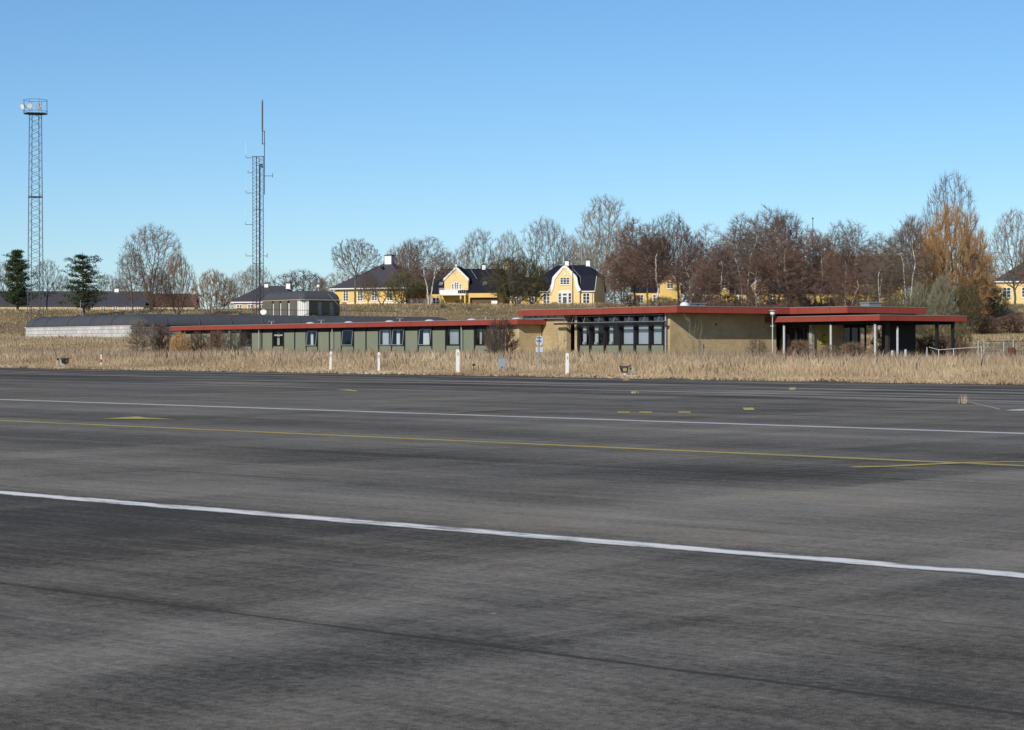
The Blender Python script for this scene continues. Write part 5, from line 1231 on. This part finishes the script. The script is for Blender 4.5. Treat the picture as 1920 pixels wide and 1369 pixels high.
for a in [
 ('birchE', 806, 443, 66, 292, 'group of slender white-stemmed birches left of the balcony house', 'birch'),
 ('dark', 1152, 470, 44, 306, 'low dark reddish tree right of the shaded gable end of the curved-gable house', 'tree'),
 ('rb', 1170, 455, 44, 298, 'narrow reddish tree at the very left end of the grove', 'tree'),
 ('rb', 1190, 410, 66, 300, 'dense reddish tree at the left end of the grove', 'tree'),
 ('rb', 1215, 420, 64, 285, 'dense reddish tree just left of the small yellow gable', 'tree'),
 ('birchC', 1232, 440, 66, 276, 'reddish birch right in front of the small yellow gable', 'birch'),
 ('dark', 1272, 425, 70, 290, 'dark reddish spreading tree behind the white roof dome', 'tree'),
 ('birchD', 1296, 466, 62, 262, 'low forked birch with white stems above the white roof dome', 'birch'),
 ('birchA', 1332, 420, 60, 300, 'birch with fine purplish crown in the dip of the grove skyline', 'birch'),
 ('birchC', 1352, 455, 56, 262, 'reddish birch beside the slim dormer gable', 'birch'),
 ('rb', 1378, 430, 64, 290, 'dense red-brown tree left of the highest birches', 'tree'),
 ('birchB', 1398, 400, 64, 268, 'forked birch with leaning white stem, left of the grove summit', 'birch'),
 ('birchA', 1424, 396, 66, 284, 'tall birch just left of the grove summit', 'birch'),
 ('birchD', 1446, 387, 66, 272, 'tallest birch of the grove, with paired stems', 'birch'),
 ('birchC', 1474, 396, 62, 262, 'tall red-brown birch just right of the grove summit', 'birch'),
 ('rb', 1460, 440, 66, 250, 'low dense reddish tree in front of the grove summit', 'tree'),
 ('birchA', 1503, 416, 60, 282, 'birch left of the thin mast with ball tip', 'birch'),
 ('dark', 1528, 428, 56, 290, 'dark spire-shaped tree around the thin mast with ball tip', 'tree'),
 ('birchC', 1540, 440, 44, 268, 'narrow reddish birch just right of the thin mast', 'birch'),
 ('birchB', 1578, 412, 50, 300, 'open purplish birch above the left end of the large brown roof', 'birch'),
 ('birchA', 1608, 418, 58, 310, 'fine-twigged birch above the middle of the large brown roof', 'birch'),
 ('birchD', 1592, 500, 46, 250, 'short birch with several white stems before the large yellow house', 'birch'),
 ('birchA', 1643, 436, 60, 296, 'purplish birch above the right end of the large brown roof', 'birch'),
 ('rb', 1668, 446, 54, 276, 'reddish tree two to the left of the crooked white birch', 'tree'),
 ('birchB', 1648, 480, 50, 250, 'thin birch before the roof hatch of the second red roof', 'birch'),
 ('rb', 1562, 468, 44, 262, 'low reddish tree before the left end of the large brown roof', 'tree'),
 ('birchC', 1585, 460, 40, 256, 'low reddish birch before the middle of the large brown roof', 'birch'),
 ('rb', 1624, 470, 48, 258, 'low reddish tree before the right half of the large brown roof', 'tree'),
 ('birchA', 1672, 476, 44, 252, 'small birch before the right end of the large brown roof', 'birch'),
 ('rb', 1322, 480, 44, 256, 'low reddish tree left of the slim dormer gable', 'tree'),
 ('birchC', 1418, 470, 46, 250, 'low reddish birch covering the broad front gable', 'birch'),
 ('rb', 1500, 470, 50, 252, 'low reddish tree left of the lean-to roof', 'tree'),
 ('birchB', 1700, 404, 62, 246, 'birch with crooked bright white trunk left of the orange willow', 'birch'),
 ('dark', 1715, 404, 52, 262, 'dark brown dense tree directly behind the crooked white birch', 'tree'),
 ]: plant(a[0], a[1], a[2], a[3]*1.4, *a[4:6], cat=a[6], group=GB)
for a in [
 ('willow', 1788, 382, 150, 252, 'broad orange-twigged willow, the largest orange tree', 'willow'),
 ('willow', 1745, 430, 66, 258, 'smaller orange willow at the left foot of the largest one', 'willow'),
 ('willowp', 1822, 440, 66, 262, 'pinkish-orange willow at the right side of the largest one', 'willow'),
 ('willow', 1848, 520, 50, 262, 'low orange willow before the house at the right edge', 'willow'),
 ('grgreen', 1768, 515, 60, 238, 'grey-green bare tree in front of the orange willow', 'tree'),
 ('grgreen', 1722, 530, 56, 228, 'low grey-green bare tree right above the second red roof end', 'tree'),
 ('olive', 1812, 530, 66, 240, 'low mossy tree right of the grey-green one on the slope', 'tree'),
 ('olive', 1866, 535, 56, 262, 'low dark mossy tree in front of the right-edge house wall', 'tree'),
 ('olive', 1690, 545, 60, 222, 'low mossy tree behind the foot of the crooked white birch', 'tree'),
 ]: plant(*a[:6], cat=a[6], group='willows and low trees on the right slope')
# skyline
for k, a in enumerate([
 ('elmA', 5, 490, 50, 400, 'far bare tree at the left edge behind the dark pine'),
 ('elmC', 118, 515, 50, 430, 'faint far tree between the mast and the layered pine'),
 ('elmB', 200, 513, 60, 440, 'faint far trees behind the layered pine'),
 ('elmC', 228, 520, 44, 420, 'faint low tree left of the tallest left tree'),
 ('elmB', 452, 508, 56, 400, 'rounded grey tree behind the left end of the hipped bungalow'),
 ('elmB', 480, 495, 62, 390, 'rounded grey tree behind the radio mast'),
 ('elmC', 430, 522, 50, 400, 'low brown tree between the fan-shaped tree and the bungalow'),
 ('elmA', 600, 530, 36, 420, 'small pale far tree left of the villa roof tip'),
 ('elmC', 740, 462, 60, 400, 'pale far tree behind the white villa chimney'),
 ('elmA', 835, 468, 60, 420, 'far tree behind the pointed gable'),
 ('elmB', 1090, 452, 70, 420, 'far tree between the two chimneys of the curved-gable house'),
 ('elmB', 1210, 440, 80, 400, 'far tree behind the left end of the grove'),
 ('elmA', 1320, 460, 90, 400, 'far tree behind the dip in the grove'),
 ('elmC', 1400, 450, 90, 400, 'far tree behind the forked birch'),
 ('elmA', 1560, 470, 90, 420, 'far tree behind the large brown roof, left end'),
 ('elmC', 1660, 470, 90, 400, 'far tree behind the large brown roof, right end'),
 ('elmB', 1850, 470, 70, 400, 'far tree right of the orange willow'),
 ]): plant(*a, group=GF)
random.seed(8)
for k, px in enumerate(range(1150, 1760, 44)):
    plant(('bushB', 'bushR', 'bushG')[k % 3], px+random.uniform(-12, 12), random.uniform(546, 566), 62, random.uniform(252, 285), 'low bare undergrowth shrub between the trunks of the grove', 'shrub', 'undergrowth shrubs in the grove')
random.seed(5)
for k, px in enumerate(range(560, 1960, 70)):
    plant(('dark', 'elmC', 'elmB', 'elmA')[k % 4], px+random.uniform(-15, 15), random.uniform(488, 512), 120, random.uniform(430, 480), 'low far bare tree in the backdrop behind the hill houses', group='far bare trees forming the backdrop')
# shrubs
for a in [
 ('bushO', 338, 622, 40, 150, 'rusty orange shrub below the left tip of the red roof edge'),
 ('bushR', 372, 622, 40, 152, 'dark reddish shrub right of the orange one'),
 ('bushB', 408, 618, 44, 150, 'brown bare shrub under the left part of the long red roof edge'),
 ('bushK', 445, 616, 50, 148, 'grey bare shrub hiding the first green panels'),
 ('bushK', 265, 596, 56, 170, 'grey twiggy shrub at the corner of the white block wall'),
 ('bushR', 300, 606, 40, 172, 'dark twiggy shrub before the grey block wall'),
 ('bushR', 940, 596, 60, 130, 'dark bare shrub at the right end of the green wing'),
 ('bushK', 928, 612, 34, 128, 'thin grey shrub left of the dark one at the wing end'),
 ('sapling', 1050, 600, 40, 118, 'thin pale sapling before the shaded brick recess'),
 ('sapling', 1302, 588, 66, 116, 'pale forked sapling in front of the large brick wall'),
 ('bushG', 1660, 612, 46, 142, 'olive shrub seen under the canopy, behind its corner post'),
 ('bushG', 1740, 606, 60, 152, 'yellow-green shrub behind the right half of the canopy'),
 ('bushR', 1762, 625, 70, 140, 'dark shrub below the yellow-green one under the canopy'),
 ('bushR', 1716, 632, 46, 136, 'dark low shrub beside the dark shed wall'),
 ('bushG', 1795, 604, 50, 158, 'yellow-green shrub behind the last two canopy posts'),
 ('bushR', 1796, 636, 40, 134, 'dark low shrub at the foot of the rusty canopy post'),
 ('bushR', 860, 560, 60, 292, 'dark brown hedge-like shrub below the balcony'),
 ('bushB', 830, 570, 50, 286, 'brown shrub at the foot of the white-stemmed birches'),
 ('bushK', 880, 574, 40, 280, 'light twiggy shrub on the slope below the balcony house'),
 ('bushB', 1040, 566, 40, 304, 'brown shrub in front of the left window of the curved-gable house'),
 ('bushB', 1090, 568, 40, 304, 'brown shrub in front of the door of the curved-gable house'),
 ('bushK', 645, 566, 50, 296, 'twiggy shrub at the basement of the hipped villa'),
 ('bushR', 1345, 560, 60, 250, 'dark undergrowth shrub below the slim dormer gable'),
 ('bushR', 1415, 565, 60, 245, 'dark undergrowth shrub below the broad front gable'),
 ('bushB', 1480, 562, 60, 245, 'brown undergrowth shrub left of the lean-to roof'),
 ('bushB', 1250, 560, 60, 250, 'brown undergrowth shrub below the small yellow gable'),
 ('bushG', 1620, 560, 60, 235, 'olive undergrowth shrub below the large brown roof'),
 ('bushR', 1850, 592, 70, 242, 'low shrub standing in for the dark shadow patch on the slope at right'),  # two low dark shrubs stand in for a shadow patch here
 ('bushR', 1900, 589, 70, 244, 'low shrub standing in for the dark shadow patch at the right edge'),
 ('bushK', 1420, 634, 40, 126, 'grey-brown shrub left of the white lamp post'),
 ('bushB', 1500, 636, 50, 124, 'brown shrub before the pale pillar'),
 ('bushB', 1600, 640, 60, 122, 'brown shrub under the canopy edge, left of the corner post'),
 ('bushB', 1555, 645, 40, 118, 'low brown shrub below the yellow letter sign'),
 ]: plant(*a, cat='shrub', group=GS)
# weeds growing on the asphalt
def tuft(px, py, hgt, label):
    u, v = px_uv(px, py); x, y = AU[0]*u+AV[0]*v, AU[1]*u+AV[1]*v; r = random.Random(px); m = MB()
    for k in range(34):
        a = r.uniform(0, 6.28); e = abs(r.gauss(0, .35)); h = hgt*r.uniform(.4, 1); p = Vector((r.gauss(0, .05), r.gauss(0, .05), 0)); q = p+Vector((math.cos(a)*e*h, math.sin(a)*e*h, h))
        m.poly([p-Vector((.008, 0, 0)), p+Vector((.008, 0, 0)), q])
    o = m.build('grass_tuft', M['blade'], loc=(x, y, .0075*y+.002)); tag(o, label, 'grass tuft', 'tufts growing out of the asphalt')
tuft(1807, 757, .28, 'pointed dry grass tuft growing out of the apron at right')
tuft(1487, 731, .12, 'tiny dry tuft in the far dark asphalt, near the middle right')
tuft(1175, 714, .2, 'dry tuft at the asphalt edge below the black signal light')
tuft(1190, 738, .10, 'tiny dry tuft on the asphalt below the signal light, farther out')
for k in [k for k in PR if k not in used]:
    o = PR[k]
    for ch in [x for x in list(bpy.data.objects) if x.parent == o]: bpy.data.objects.remove(ch)
    bpy.data.objects.remove(o)
